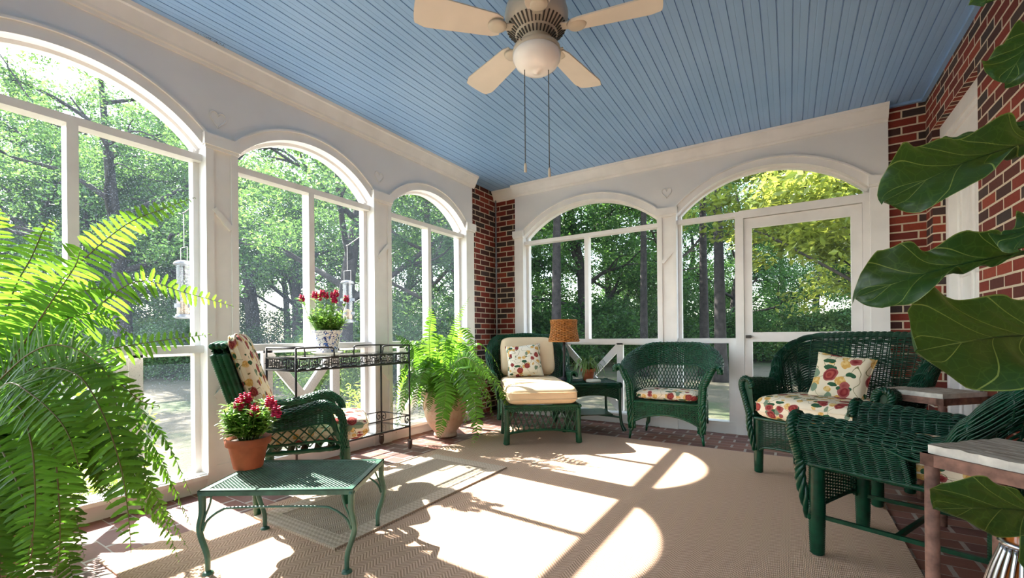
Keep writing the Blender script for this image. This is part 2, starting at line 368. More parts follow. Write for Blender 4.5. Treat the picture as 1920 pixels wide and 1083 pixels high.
trim(mb, 'white pilasters between the arches beside the black cart')
mb = MB(); mb.T = TL()
for a, b, zp in LB: casing(mb, a, b, zp)
trim(mb, 'white curved casings over the arches beside the black cart')
mb = MB(); mb.T = TB()
pilaster(mb, -3.01, -2.88); pilaster(mb, -1.19, -1.003); diag(mb, -1.19, -1.003, 1.82, -1); pilaster(mb, .60, .727)
trim(mb, 'white pilasters on either side of the screen door')
mb = MB(); mb.T = TB()
for a, b, zp in BB: casing(mb, a, b, zp)
trim(mb, 'white curved casings over the two far arches')
CR = [(0, -.135), (-.012, -.135), (-.018, -.118), (-.03, -.112), (-.034, -.098), (-.062, -.045), (-.07, -.03), (-.082, -.024), (-.088, 0), (0, 0)]
def crown(mb, s0, s1, m0=0, m1=0):
    for k in range(len(CR)-1):
        (d0, z0), (d1, z1) = CR[k], CR[k+1]
        V = [(s0-m0*d0, d0, ZC+z0), (s1+m1*d0, d0, ZC+z0), (s1+m1*d1, d1, ZC+z1), (s0-m0*d1, d1, ZC+z1)]
        mb.add(V, np.arange(4)[None], None, False)
    for e, m in ((s0, m0), (s1, m1)):
        mb.add([(e, d, ZC+z) for d, z in CR], np.arange(len(CR))[None], None, False)
mb = MB(); mb.T = TL(); crown(mb, YR, 4.33); trim(mb, 'white crown moulding under the blue ceiling above the cart side arches')
mb = MB(); mb.T = TB()@Tm((0, .055, 0)); crown(mb, -3.36, -3.0); trim(mb, 'short crown moulding on the brick corner')
mb = MB(); mb.T = TB(); crown(mb, -3.03, .727); trim(mb, 'white crown moulding under the blue ceiling above the screen door')
# --- window frames with screens
def screen_mat(name, f, speck):
    m = NT(name); v = m.coord('Object')
    t = m.n('BsdfTransparent'); d = m.n('BsdfDiffuse'); d.inputs[0].default_value = (.20, .22, .24, 1)
    tl = m.n('BsdfTranslucent'); tl.inputs[0].default_value = (.16, .20, .26, 1)
    mx = m.n('MixShader'); mx.inputs[0].default_value = .6; m.l(d.outputs[0], mx.inputs[1]); m.l(tl.outputs[0], mx.inputs[2])
    n = m.ramp(m.noise(v, 130, 2, .7), [(.56, (f,)*3), (.72, (f+speck,)*3)])
    n2 = m.math('MULTIPLY', n, m.math('ADD', .6, m.noise(v, 2.5, 2)))
    o = m.n('MixShader'); m.l(n2, o.inputs[0]); m.l(t.outputs[0], o.inputs[1]); m.l(mx.outputs[0], o.inputs[2]); m.l(o.outputs[0], m.out.inputs[0]); return m.m
M['screen'] = screen_mat('insect_screen', .04, .04); M['screen_l'] = screen_mat('dusty_insect_screen', .05, .30)
def window(n, T, a, b, zp, scr, label, mull=None, xb=True, door=None):
    mb = MB(); mb.T = T
    d0, d1 = .02, .11; D = .13
    mb.box(a, d0, ZT0, b, d1, ZT1)                    # transom
    if door is None:
        mb.box(a, d0, ZR0, b, d1, ZR1)
        m = (a+b)/2 if mull is None else mull
        mb.box(m-.024, d0, ZR1, m+.024, d1, ZT0)
        mb.box(a, .0, .085, b, D, .115); mb.box(a, -.03, .085, b, .0, .11)
        sl, sr = a, b
    else:
        m = mull; mb.box(a, d0, ZR0, m-.02, d1, ZR1); mb.box(m-.035, -.005, .0, m+.04, d1+.02, ZT0)
        mb.box(a, .0, .085, m-.03, D, .115)
        mb.box(b-.05, -.005, 0, b, d1+.02, ZT0); mb.box(m, -.006, ZT0-.03, b, d1, ZT0+.045)
        mb.box(m-.1, d0, .115, m-.035, d1, ZR0)
    for x in ((a, a+.034), (b-.034, b)):
        mb.box(x[0], .07, .115, x[1], .13, SPR-.06)
    if xb:                                            # cross braced rail outside the lower panel
        w = .36 if b-a > 1.4 else .30; e0, e1 = .135, .175; m0 = (a+b)/2
        for x in (m0-w, m0+w): mb.box(x-.036, e0, .115, x+.036, e1, ZR0)
        mb.bar((m0-w, .155, .13), (m0+w, .155, ZR0-.02), .03, .075, up=(0, 1, 0) if False else (0, 0, 1)); mb.bar((m0-w, .155, ZR0-.02), (m0+w, .155, .13), .028, .075)
        mb.box(a, e0, ZR0-.02, b, e1, ZR1-.02)
    o = struct(mb.build('window_%d' % n, M['trim']), label, 'window')
    s = MB(); s.T = T; x, z = arc(a, b, SPR-.09, zp-.075, 40); x1 = b if door is None else mull
    k = len(x); i = np.arange(k-1)
    V = np.concatenate([np.c_[x, np.full(k, D-.01), np.full(k, ZT1)], np.c_[x, np.full(k, D-.01), z]]); s.add(V, np.stack([i, i+1, i+1+k, i+k], 1))
    s.add([(a, D-.01, .11), (x1, D-.01, .11), (x1, D-.01, ZT0), (a, D-.01, ZT0)], np.arange(4)[None])
    so = s.build('window_screen', scr, o)
    return o
window(1, TL(), *LB[1], M['screen_l'], 'screened arch window behind the large fern')
window(2, TL(), *LB[2], M['screen_l'], 'screened arch window behind the black cart')
window(3, TL(), *LB[3], M['screen_l'], 'narrow looking screened arch window beside the brick corner')
window(4, TB(), *BB[0], M['screen'], 'wide screened arch window behind the wicker lamp')
window(5, TB(), *BB[1], M['screen'], 'screened arch window with side light around the screen door', mull=-.415, xb=False, door=1)
window(6, TL(), *LB[0], M['screen'], 'screened arch window out of the picture on the cart side')
window(7, TR(), *RB[0], M['screen'], 'screened arch window behind the viewer')
window(8, TR(), *RB[1], M['screen'], 'second screened arch window behind the viewer')
# --- screen door
d = MB(); d.T = TB(); a, b = -.372, .548; y0, y1 = .015, .055
for x in ((a, a+.068), (b-.078, b)): d.box(x[0], y0, .01, x[1], y1, 2.13)
d.box(a+.068, y0, 2.035, b-.078, y1, 2.13); d.box(a+.068, y0, .92, b-.078, y1, 1.012); d.box(a+.068, y0, .01, b-.078, y1, .22)
dr = struct(d.build('door_1', M['trim']), 'white wooden screen door in the far arch', 'door')
s = MB(); s.T = TB(); s.add([(a+.06, .035, .2), (b-.07, .035, .2), (b-.07, .035, 2.04), (a+.06, .035, 2.04)], np.arange(4)[None]); s.build('door_screen', M['screen'], dr)
h = MB(); h.T = TB(); h.box(a+.01, -.012, .955, a+.055, .016, .985); h.bar((a+.03, -.03, .97), (a+.065, -.03, .97), .012, .012); h.bar((a+.03, -.03, .97), (a+.03, 0, .97), .01, .01)
h.build('door_latch', M['dark_metal'], dr)['label'] = 'small black latch'
# --- brick corners
b = MB(); b.box(-3.36-.15, 4.30, 0, -3.36, 4.97, ZC); b.box(-3.36, 4.955, 0, -3.01, 5.07, ZC)
b.box(-3.36, 4.28, 0, -3.26, 4.32, ZC)
struct(b.build('wall_corner', M['brick']), 'dark red brick pier in the far corner with a grey conduit', 'wall')
b = MB(); b.box(.727, YB+.03, 0, 1.25, YB+.16, ZC)
ry0, ry1, rz1 = 3.745, 4.74, 2.60
b.box(XR, ry1, 0, XR+.2, YB+.1, ZC); b.box(XR, ry0, rz1, XR+.2, ry1, ZC); b.box(XR, YR-.17, 0, XR+.2, ry0, ZC)
struct(b.build('wall_right', M['brick']), 'red and brown brick house wall behind the fiddle leaf fig', 'wall')
# house door, white, in a recess
c = MB(); xd = XR+.075
c.box(xd, ry0, 0, xd+.1, ry0+.13, rz1); c.box(xd, ry1-.13, 0, xd+.1, ry1, rz1)
c.box(xd, ry0, 2.18, xd+.1, ry1, rz1); c.box(xd-.03, ry0, rz1-.1, xd, ry1, rz1); c.box(xd-.018, ry0, rz1-.14, xd, ry1, rz1-.1); c.box(xd-.012, ry0, 2.18, xd, ry1, 2.215)
c.box(xd-.012, ry1-.13, 0, xd, ry1-.09, 2.2); c.box(xd-.012, ry0+.09, 0, xd, ry0+.13, 2.2)
struct(c.build('trim_%d' % (tn+1), M['trim']), 'white casing set in the brick wall around the house door', 'trim'); tn += 1
c = MB(); xx = xd+.035; c.box(xx, ry0+.13, .02, xx+.045, ry1-.13, 2.18)
w0, w1 = ry0+.13, ry1-.13
for q in range(3):
    for k in range(2):
        ya = w0+.10+k*(w1-w0-.1)/2; yb = ya+(w1-w0-.30)/2; za = .2+q*.66; zb = za+.55
        c.box(xx-.012, ya-.012, za-.012, xx, ya+.012, zb); c.box(xx-.012, yb-.012, za, xx, yb+.012, zb+.012); c.box(xx-.012, ya, za-.012, xx, yb, za+.012); c.box(xx-.012, ya, zb-.012, xx, yb, zb+.012)
dd = struct(c.build('door_2', M['trim']), 'white panelled house door set in the brick wall', 'door')
kn = MB(); kn.T = Tm((xx, ry0+.18, 1.0), ry=-PI/2); kn.lathe([(0, .06), (.022, .055), (.028, .04), (.02, .02), (.012, .015), (.012, 0)], 16); kn.build('door_knob', M['chrome'], dd)
# --- conduit
t = MB(); t.tube([(-3.335, 4.935, .02), (-3.335, 4.935, ZC)], .0115, 10)
for z in (.5, 1.16, 1.95, 2.7): t.lathe([(.016, z-.012), (.016, z+.012)], 12, (-3.335, 4.935, 0))
tag(t.build('conduit_pipe', simple('galvanised_grey', (.42, .43, .45), .4, .6)), 'thin grey conduit pipe running up the brick corner', 'pipe')
# --- ceiling: beaded boards along y
c = MB(); bw = .083; n = int((XR+.1-(XL-.12))/bw)+1
prof = []
for k in range(n):
    x = XL-.12+k*bw
    for dx, dz in ((0, .0085), (.003, .0085), (.0045, .0), (.037, 0), (.0385, .001), (.0415, .001), (.043, 0), (bw-.0025, 0), (bw-.001, .0085)): prof.append((x+dx, ZC+dz))
prof = np.array(prof); k = len(prof)
V = np.concatenate([np.c_[prof[:, 0], np.full(k, YR-.1), prof[:, 1]], np.c_[prof[:, 0], np.full(k, YB+.1), prof[:, 1]]]); i = np.arange(k-1)
c.add(V, np.stack([i, i+1, i+1+k, i+k], 1), V[:, :2], False); c.box(XL-.3, YR-.2, ZC+.02, XR+.25, YB+.2, ZC+.12)
m = NT('ceiling_blue_paint'); v = m.coord(); n1 = m.noise(v, 1.3, 3); n2 = m.noise(m.map(v, (30, 3, 30)), 1, 3, .6)
cc = m.ramp(n1, [(.3, (.225, .395, .67)), (.7, (.265, .44, .72))]); cc = m.mix(m.math('MULTIPLY', m.math('GREATER_THAN', n2, .74), .35), cc, (.10, .16, .22))
M['ceil'] = m.fin(cc, .42, m.bump(m.noise(v, 40), .002, .15))
struct(c.build('ceiling', M['ceil']), 'blue painted beadboard ceiling', 'ceiling')
r = MB(); r.box(XR-.03, YR, ZC-.022, XR, YB+.03, ZC); r.box(.727, YB-.0, ZC-.02, XR, YB+.03, ZC)
struct(r.build('trim_%d' % (tn+1), M['ceil']), 'narrow blue batten between ceiling and brick wall', 'trim'); tn += 1
# --- floor
f = MB(); f.box(XL-.17, YR-.17, -.15, XR+.2, YB+.17, 0)
struct(f.build('floor', M['paver']), 'brown brick paver floor', 'floor')
# --- rugs
def rug(name, x0, y0, x1, y1, z0, th, mat, label, cat='rug', edge=0):
    g = MB(); g.box(x0, y0, z0, x1, y1, z0+th)
    o = g.build(name, mat); tag(o, label, cat); return o
rug('area_rug', -2.63, .69, .455, 4.17, .001, .008, M['rug'], 'large beige herringbone rug covering most of the brick floor')
r2 = rug('runner_rug', -2.50, 1.30, -1.80, 2.78, .0095, .009, M['runner'], 'smaller faded beige rug lying on the large one beside the cart')
eb = MB(); 
for x in (-2.50, -1.90): eb.box(x, 1.30, .0185, x+.1, 2.78, .0205)
for y in (1.30, 2.68): eb.box(-2.40, y, .0185, -1.90, y+.1, .0205)
eb.build('border_band', rug_mat('runner_border', (.66, .54, .42), (.50, .39, .29), .028, .03), r2)['label'] = 'paler woven border'
# --- little hearts
def heart(T, s, z, label, nm):
    t = np.linspace(0, 2*PI, 60); x = 16*np.sin(t)**3; y = 13*np.cos(t)-5*np.cos(2*t)-2*np.cos(3*t)-np.cos(4*t)
    P = np.c_[s+x*.0031, np.full(60, -.004), z+y*.0036]
    h = MB(); h.T = T; h.tubes(P[None, :-1], .006, 6, closed=True)
    P2 = P.copy(); P2[:, 1] = -.003; h.add(P2[:-1], np.arange(59)[None], None, False)
    tag(h.build('heart_ornament', M['paint']), label, 'ornament', 'painted hearts above the pilasters')
heart(TL(), 1.478, 2.475, 'white heart above the pilaster between the fern arch and the cart arch', 0)
heart(TL(), 2.86, 2.50, 'white heart above the pilaster to the right of the cart arch', 0)
heart(TB(), -1.10, 2.515, 'white heart above the pilaster left of the screen door arch', 0)
# --- soot stain is paint wear on the crown: tiny specks as one object
g = MB(); q = rng.normal(size=(60, 2))*[.05, .016]
for a_, b_ in q: g.lathe([(0, -.0012), (.0012+.002*rng.random(), 0)], 6, (XL+.09+abs(b_), 1.40+a_, ZC-.001))
tag(g.build('mildew_specks', M['dark_metal']), 'cluster of dark mildew specks where ceiling meets crown moulding', 'stain', kind='stuff')
# ================================================================== WICKER
def normals(P, u, v, e=1e-3):
    a = P(u+e, v)-P(u-e, v); b = P(u, v+e)-P(u, v-e); n = np.cross(a, b)
    return n/np.maximum(np.linalg.norm(n, axis=-1, keepdims=True), 1e-9)
def weave(mb, P, nstr, nst, r, amp=None, u0=0, u1=1, v0=0, v1=1, sides=4, stakes=True, mi=0, spp=3):
    "nstr strands running along u, woven over nst stakes running along v"
    amp = r*1.1 if amp is None else amp
    M_ = nst*spp+1; u = np.linspace(u0, u1, M_); v = v0+(np.arange(nstr)+.5)/nstr*(v1-v0)
    U, V = np.meshgrid(u, v); Q = P(U.ravel(), V.ravel()); N = normals(P, U.ravel(), V.ravel())
    k = np.arange(nstr)[:, None]; ph = np.linspace(0, 1, M_)[None]*nst
    off = (amp*np.cos(PI*(ph+k))).ravel()[:, None]
    mb.tubes((Q+N*off).reshape(nstr, M_, 3), r, sides, mi, caps=False)
    if stakes:
        us = u0+(np.arange(nst)+.5)/nst*(u1-u0); vv = np.linspace(v0, v1, max(6, nstr//3)); U, V = np.meshgrid(us, vv, indexing='ij')
        mb.tubes(P(U.ravel(), V.ravel()).reshape(nst, len(vv), 3), r*1.25, 4, mi, caps=False)
def lattice(mb, P, n, slope, r, u0=0, u1=1, v0=0, v1=1, m=9, mi=0, sides=4, both=True):
    "two families of diagonal strands; slope = u run over the full v height"
    for sg in ((1, -1) if both else (1,)):
        span = slope*(u1-u0); L = []
        for c in np.linspace(u0-span, u1+span, n):
            v = np.linspace(0, 1, m); u = c+sg*span*(v-.5)
            ok = (u >= u0) & (u <= u1)
            if ok.sum() < 2: continue
            lo = max(0, ((u0-c)/(sg*span)+.5) if sg > 0 else ((u1-c)/(sg*span)+.5)); hi = min(1, ((u1-c)/(sg*span)+.5) if sg > 0 else ((u0-c)/(sg*span)+.5))
            if hi-lo < .05: continue
            v = np.linspace(lo, hi, m); u = c+sg*span*(v-.5); L.append(P(u, v0+v*(v1-v0)))
        if L: mb.tubes(np.array(L), r, sides, mi, caps=False)
def wrap(mb, pts, r, pitch=.008, bead=.12, sides=9, n=None, mi=0):
    "a rod wound with cane: ringed tube"
    pts = np.asarray(pts, float); L = np.linalg.norm(np.diff(pts, axis=0), axis=1).sum(); n = n or max(6, int(L/pitch*2))
    Q = spline(pts, n); rr = np.interp(np.linspace(0, 1, n), np.linspace(0, 1, len(pts)), r) if np.ndim(r) else np.full(n, r)
    rr = rr*(1+bead*np.where(np.arange(n) % 2, 1, -1)*.5); rr[-1] *= .7
    mb.tubes(Q[None], rr, sides, mi)
def braid(mb, pts, r, turns=None, n=None, strands=3, mi=0):
    "plaited edge: strands coiling around a core"
    pts = np.asarray(pts, float); L = np.linalg.norm(np.diff(pts, axis=0), axis=1).sum(); strands = 4; turns = turns or max(3, L/(r*4.0)); n = n or int(turns*8)
    Q = spline(pts, n); T = np.gradient(Q, axis=0); T /= np.linalg.norm(T, axis=1, keepdims=True)
    ref = A(0, 0, 1) if abs(T[:, 2]).mean() < .8 else A(1, 0, 0)
    X = np.cross(T, ref); X /= np.maximum(np.linalg.norm(X, axis=1, keepdims=True), 1e-6); Y = np.cross(T, X); th = np.linspace(0, turns*2*PI, n)
    L_ = [Q+(X*np.cos(th+2*PI*k/strands)[:, None]+Y*np.sin(th+2*PI*k/strands)[:, None])*r*.62 for k in range(strands)]
    mb.tubes(np.array(L_), r*.46, 6, mi); mb.tubes(Q[None], r*.55, 6, mi)
def rail_rect(W, D, z, rc=.05, y0=0, n=44):
    P = []
    for cx, cy, a0 in ((W/2-rc, y0+D-rc, 0), (-W/2+rc, y0+D-rc, PI/2), (-W/2+rc, y0+rc, PI), (W/2-rc, y0+rc, 1.5*PI)):
        for t in np.linspace(a0, a0+PI/2, n//4): P.append((cx+rc*math.cos(t), cy+rc*math.sin(t), z))
    return np.array(P)
def ubend(W, D, rc, y0=0):
    "U plan path, s in 0..1 from the front left arm round the back to the front right arm"
    segs = [('l', A(-W/2, y0), A(-W/2, D-rc)), ('a', A(-W/2+rc, D-rc), PI), ('l', A(-W/2+rc, D), A(W/2-rc, D)), ('a', A(W/2-rc, D-rc), PI/2), ('l', A(W/2, D-rc), A(W/2, y0))]
    pts = []; nr = []
    for sg in segs:
        if sg[0] == 'l':
            t = np.linspace(0, 1, 41)[:, None]; p = sg[1]+(sg[2]-sg[1])*t; d = (sg[2]-sg[1])/max(1e-9, np.linalg.norm(sg[2]-sg[1])); q = np.repeat([[-d[1], d[0]]], 41, 0)
        else:
            t = np.linspace(0, PI/2, 25); a = sg[2]-t; q = np.c_[np.cos(a), np.sin(a)]; p = sg[1]+rc*q
        pts.append(p); nr.append(q)
    p = np.concatenate(pts); q = np.concatenate(nr); d = np.r_[0, np.cumsum(np.linalg.norm(np.diff(p, axis=0), axis=1))]; L = d[-1]; d = d/L+np.arange(len(d))*1e-9
    def f(s): return np.interp(s, d, p[:, 0]), np.interp(s, d, p[:, 1]), np.interp(s, d, q[:, 0]), np.interp(s, d, q[:, 1])
    return f, L
def cushion(mb, w, d, h, puff=.25, nu=40, nv=26, e=.22, T=None, piping=True, mi=0):
    "soft box: superellipsoid side with a crowned top, centred on the origin"
    def P(u, v):
        a = u*2*PI; b = (v-.5)*PI
        sg = lambda x, p: np.sign(x)*np.abs(x)**p
        x = sg(np.cos(b), e)*sg(np.cos(a), e); y = sg(np.cos(b), e)*sg(np.sin(a), e); z = sg(np.sin(b), .75)
        cr = 1+puff*np.cos(x*PI/2)*np.cos(y*PI/2)*np.abs(z)
        return np.stack([x*w/2, y*d/2, z*h/2*cr], -1)
    o = mb.T
    if T is not None: mb.T = T if o is None else o@T
    mb.grid(P, 72, nv, mi=mi)
    if piping:
        for z in (-.36, .36):
            a = np.linspace(0, 2*PI, 90, endpoint=False); b = math.asin(abs(z)**(1/.75)*1.0)*np.sign(z); bb = b/PI+.5
            Q = P(a/(2*PI), np.full(90, bb)); mb.tubes((Q*A(1.008, 1.008, 1))[None], .0045, 5, mi, closed=True)
    mb.T = o
def pillow(mb, w, h, t, T=None):
    "knife edged throw pillow standing in its x/z plane"
    def P(u, v, s):
        x = 2*u-1; z = 2*v-1; e = (1-x**2)**.5*(1-z**2)**.5 if False else np.sqrt(np.maximum(0, (1-x**4)*(1-z**4)))
        kx = 1-.10*(1-z*z)*0-.09*np.abs(x)*(1-z**2); kz = 1-.09*np.abs(z)*(1-x**2)
        return np.stack([x*kx*w/2, s*t/2*e**.8, z*kz*h/2], -1)
    o = mb.T
    if T is not None: mb.T = T if o is None else o@T
    for s in (1, -1): mb.grid(lambda u, v: P(u, v, s), 24, 24)
    a = np.linspace(0, 1, 24); c = np.concatenate([P(a, a*0, 1), P(a*0+1, a, 1)[1:], P(a[::-1], a*0+1, 1)[1:], P(a*0, a[::-1], 1)[1:-1]])
    mb.tubes(c[None], .005, 5, closed=True); mb.T = o
# ------------------------------------------------------------------ closed-weave seats with two sided rolled arms
def rolled_seat(name, label, cat, loc, rz, W, D, arm, back, dens=1.0, rr=.045, rec=.10, rc=.10, gmat='green_paint', leg_r=.033, seat=.40, cush=.12, cmat='floral', front_over=.05, flare=.05, apron=True, gap=None, group=None, tr_=(.16, .12), open_=False):
    t = thing(name, label, cat, loc, rz, group); G = M[gmat]
    f, L = ubend(W, D, rc, y0=-.012)
    sb = (D+.012-rc*.7)/L                                   # where the arm meets the back
    def prof(s):
        k = np.minimum(s, 1-s); B = sstep(k, sb-tr_[0]/L, sb+tr_[1]/L)
        mid = 1-np.abs(s-.5)*2; cr = .018*sstep(mid, .15, 1)
        armz = arm+.015*np.cos(k*L/ D*PI*.9)
        return armz+(back+cr-armz)*B, B
    zb0 = seat+.02
    def P(s, v):
        x, y, nx, ny = f(np.clip(s, 0, 1)); zt, B = prof(s); q = rr*(1-.25*B); k = np.minimum(s, 1-s)
        base_o = np.zeros_like(x)
        # section knots: inside bottom, inside top, over the roll, outside top, outside bottom
        vk = np.array([0, .36, .42, .48, .54, .60, 1.0])
        o_k = [0*q, .3*flare+0*q, .3*flare+.3*q, .3*flare+q, .3*flare+1.7*q, .3*flare+2*q, .03+0*q]
        z_k = [0*q+zb0, zt-q, zt-.3*q, zt, zt-.3*q, zt-q, zb0-.02+0*q]
        vv = np.clip(v, 0, 1); i = np.clip(np.searchsorted(vk, vv, side='right')-1, 0, 5); fr = (vv-vk[i])/(vk[i+1]-vk[i]); idx = np.arange(len(vv))
        O = np.stack(o_k); Z = np.stack(z_k); o = O[i, idx]*(1-fr)+O[i+1, idx]*fr; z = Z[i, idx]*(1-fr)+Z[i+1, idx]*fr
        if gap is not None:
            g = gap[2]*np.maximum(0, 1-((s-gap[0])/gap[1])**2)**.5*(1-sstep(np.abs(z-zb0), 0, .5)) ; z = z+np.where(vv < .5, g, g)
        o = o+B*rec*(z-zb0)/(back-zb0)
        return np.stack([x+nx*o, y+ny*o, z], -1)
    nst = int(L/.038); sh = MB()
    H = (arm-seat)*2+.15
    def wv_(a, b, c, d): weave(sh, P, int(90*dens*(d-c)), max(3, int(nst*(b-a))), .0041/dens, .0062, a, b, c, d, spp=4)
    if open_:
        s1, s2 = (D*.62)/L, (D*.98)/L
        wv_(0, s1, 0, 1); wv_(1-s1, 1, 0, 1); wv_(s1, s2, .22, .66); wv_(1-s2, 1-s1, .22, .66); wv_(s2, 1-s2, 0, 1)
    else: wv_(0, 1, 0, 1)
    sh.build('woven_arms_and_back', G, t)
    # front ends of the arms and the plaited edge running down to the feet
    tr = MB()
    for s_, sg in ((0, -1), (1, 1)):
        v = np.linspace(.0, 1, 26); E = P(np.full(26, float(s_)), v)
        fp = lambda u, w_, E=E: np.stack([np.interp(u, v, E[:, 0])*(1-w_)+np.interp(1-u, v, E[:, 0])*w_ if False else (E[:, 0][np.clip((u*12.5).astype(int), 0, 12)]*(1-w_)+E[:, 0][np.clip(25-(u*12.5).astype(int), 0, 25)]*w_),
            (E[:, 1][0])-0.004+0*u, (E[:, 2][np.clip((u*12.5).astype(int), 0, 12)]*(1-w_)+E[:, 2][np.clip(25-(u*12.5).astype(int), 0, 25)]*w_)], -1)
        tr.grid(fp, 13, 6)
        foot = A(sg*W/2, .03, .0)
        Q = np.concatenate([E[8:][:, :]-A(0, .006, 0), [[E[-1, 0], -.022, seat*.8], [foot[0]+sg*.02, -.012, .25], [foot[0]+sg*.01, .008, .16]]])
        braid(tr, Q[::2], .022)
    wrap(tr, P(np.linspace(0, 1, 60), np.full(60, .62))[::6]+A(0, 0, -.004), .0055, .02, 0)
    wrap(tr, P(np.linspace(0, 1, 80), np.full(80, .985))[::3], .011, .009, .2)
    tr.build('plaited_edge', G, t)
    # seat frame
    fr = MB(); R = rail_rect(W+.02, D, seat, .05, 0); wrap(fr, np.r_[R, R[:1]], .013, .009, .2)
    for k in range(7):
        y = D*(k+.5)/7; fr.bar((-W/2+.01, y, seat+.004), (W/2-.01, y, seat+.004), .03, .006)
    for s_ in (-1, 1): fr.bar((s_*(W/2-.01), .04, .17), (s_*(W/2-.01), D-.04, .19), .016, .016)
    fr.bar((-W/2, D*.5, .18), (W/2, D*.5, .18), .016, .016)
    fr.build('seat_frame', G, t)
    if apron:
        ap = MB()
        def PA(u, v, x0=-W/2+.02, x1=W/2-.02):
            zb = .20+.085*(1-(2*u-1)**2)**.5 if False else .165+.035*np.sqrt(np.maximum(0, 1-(2*u-1)**4)); return np.stack([x0+(x1-x0)*u, 0*u+.012, seat-.005+(zb-seat+.005)*v], -1)
        weave(ap, PA, int(26*dens), max(8, int(W/.03)), .0032/dens, .004, spp=3); u = np.linspace(0, 1, 24); wrap(ap, PA(u, u*0+1), .008, .009, .2)
        ap.build('front_apron', G, t)
    for x, y in ((-W/2, .03), (W/2, .03), (-W/2+.02, D-.03), (W/2-.02, D-.03)):
        lg = MB(); fy = 1 if y < D/2 else -1
        wrap(lg, [(x, y, seat), (x, y, .2), (x*1.0, y-.0*fy, .0)], [leg_r, leg_r, leg_r*.85], .010, .12, 12)
        lg.build('leg', G, t)
    c = MB(); cushion(c, W-.03, D-.02+front_over, cush, .12, T=Tm((0, (D-front_over)/2-.005, seat+.012+cush/2)))
    c.build('seat_cushion', M[cmat], t)['label'] = 'cream cushion printed with red and ochre flowers'
    return t
def facing(p, q, bx):
    "rotation that turns local +x onto the direction p->q"
    return math.atan2(q[1]-p[1], q[0]-p[0])
# foreground armchair: faces away to the left, near side along the picture
F_ = A(-.90, .43); F_ /= np.linalg.norm(F_); Wd = A(-F_[1]*-1, 0) 
rzR = math.atan2(-F_[0]*-1, -F_[1]*-1)
def rz_from_facing(F): return math.atan2(F[1], F[0])+PI/2      # local -y looks along F
rzR = rz_from_facing(F_)
ctr = A(.045, 2.43)+A(.43, .90)/np.linalg.norm(A(.43, .90))*.245
rolled_seat('wicker_armchair', 'dark green wicker armchair with broad woven arms, between the two rusty tables', 'chair', (ctr[0]-F_[0]*.03, ctr[1]-F_[1]*.03, .009), rzR, .49, .62, .615, .93, 1.05, rr=.055, gmat='green_deep', seat=.40, cush=.12, front_over=.09, tr_=(.10, .12), open_=True)
# loveseat
F2 = A(-.53, -.85); F2 /= np.linalg.norm(F2); wv = A(-F2[1], F2[0]); 
lc = A(-.20, 3.59)+A(.85, -.53)*.35
rolled_seat('wicker_loveseat', 'wide dark green wicker loveseat with a flowered seat cushion, at the brick corner', 'sofa', (lc[0], lc[1], .009), rz_from_facing(F2), .72, .48, .655, .975, 1.3, rr=.042, rec=.14, gmat='green_deep', seat=.39, cush=.16, cmat='floral', front_over=.07, gap=(.36, .06, .10))
p = MB(); pillow(p, .335, .335, .13)
pl = p.build('throw_pillow', M['floral2']); pc = lc-F2*.33-wv*0+A(.85,-.53)*.02
pl.location = (pc[0], pc[1], .69); pl.rotation_euler = (math.radians(-20), math.radians(6), rz_from_facing(F2)+.12); tag(pl, 'square flowered throw pillow leaning on the back of the wide green loveseat', 'pillow')
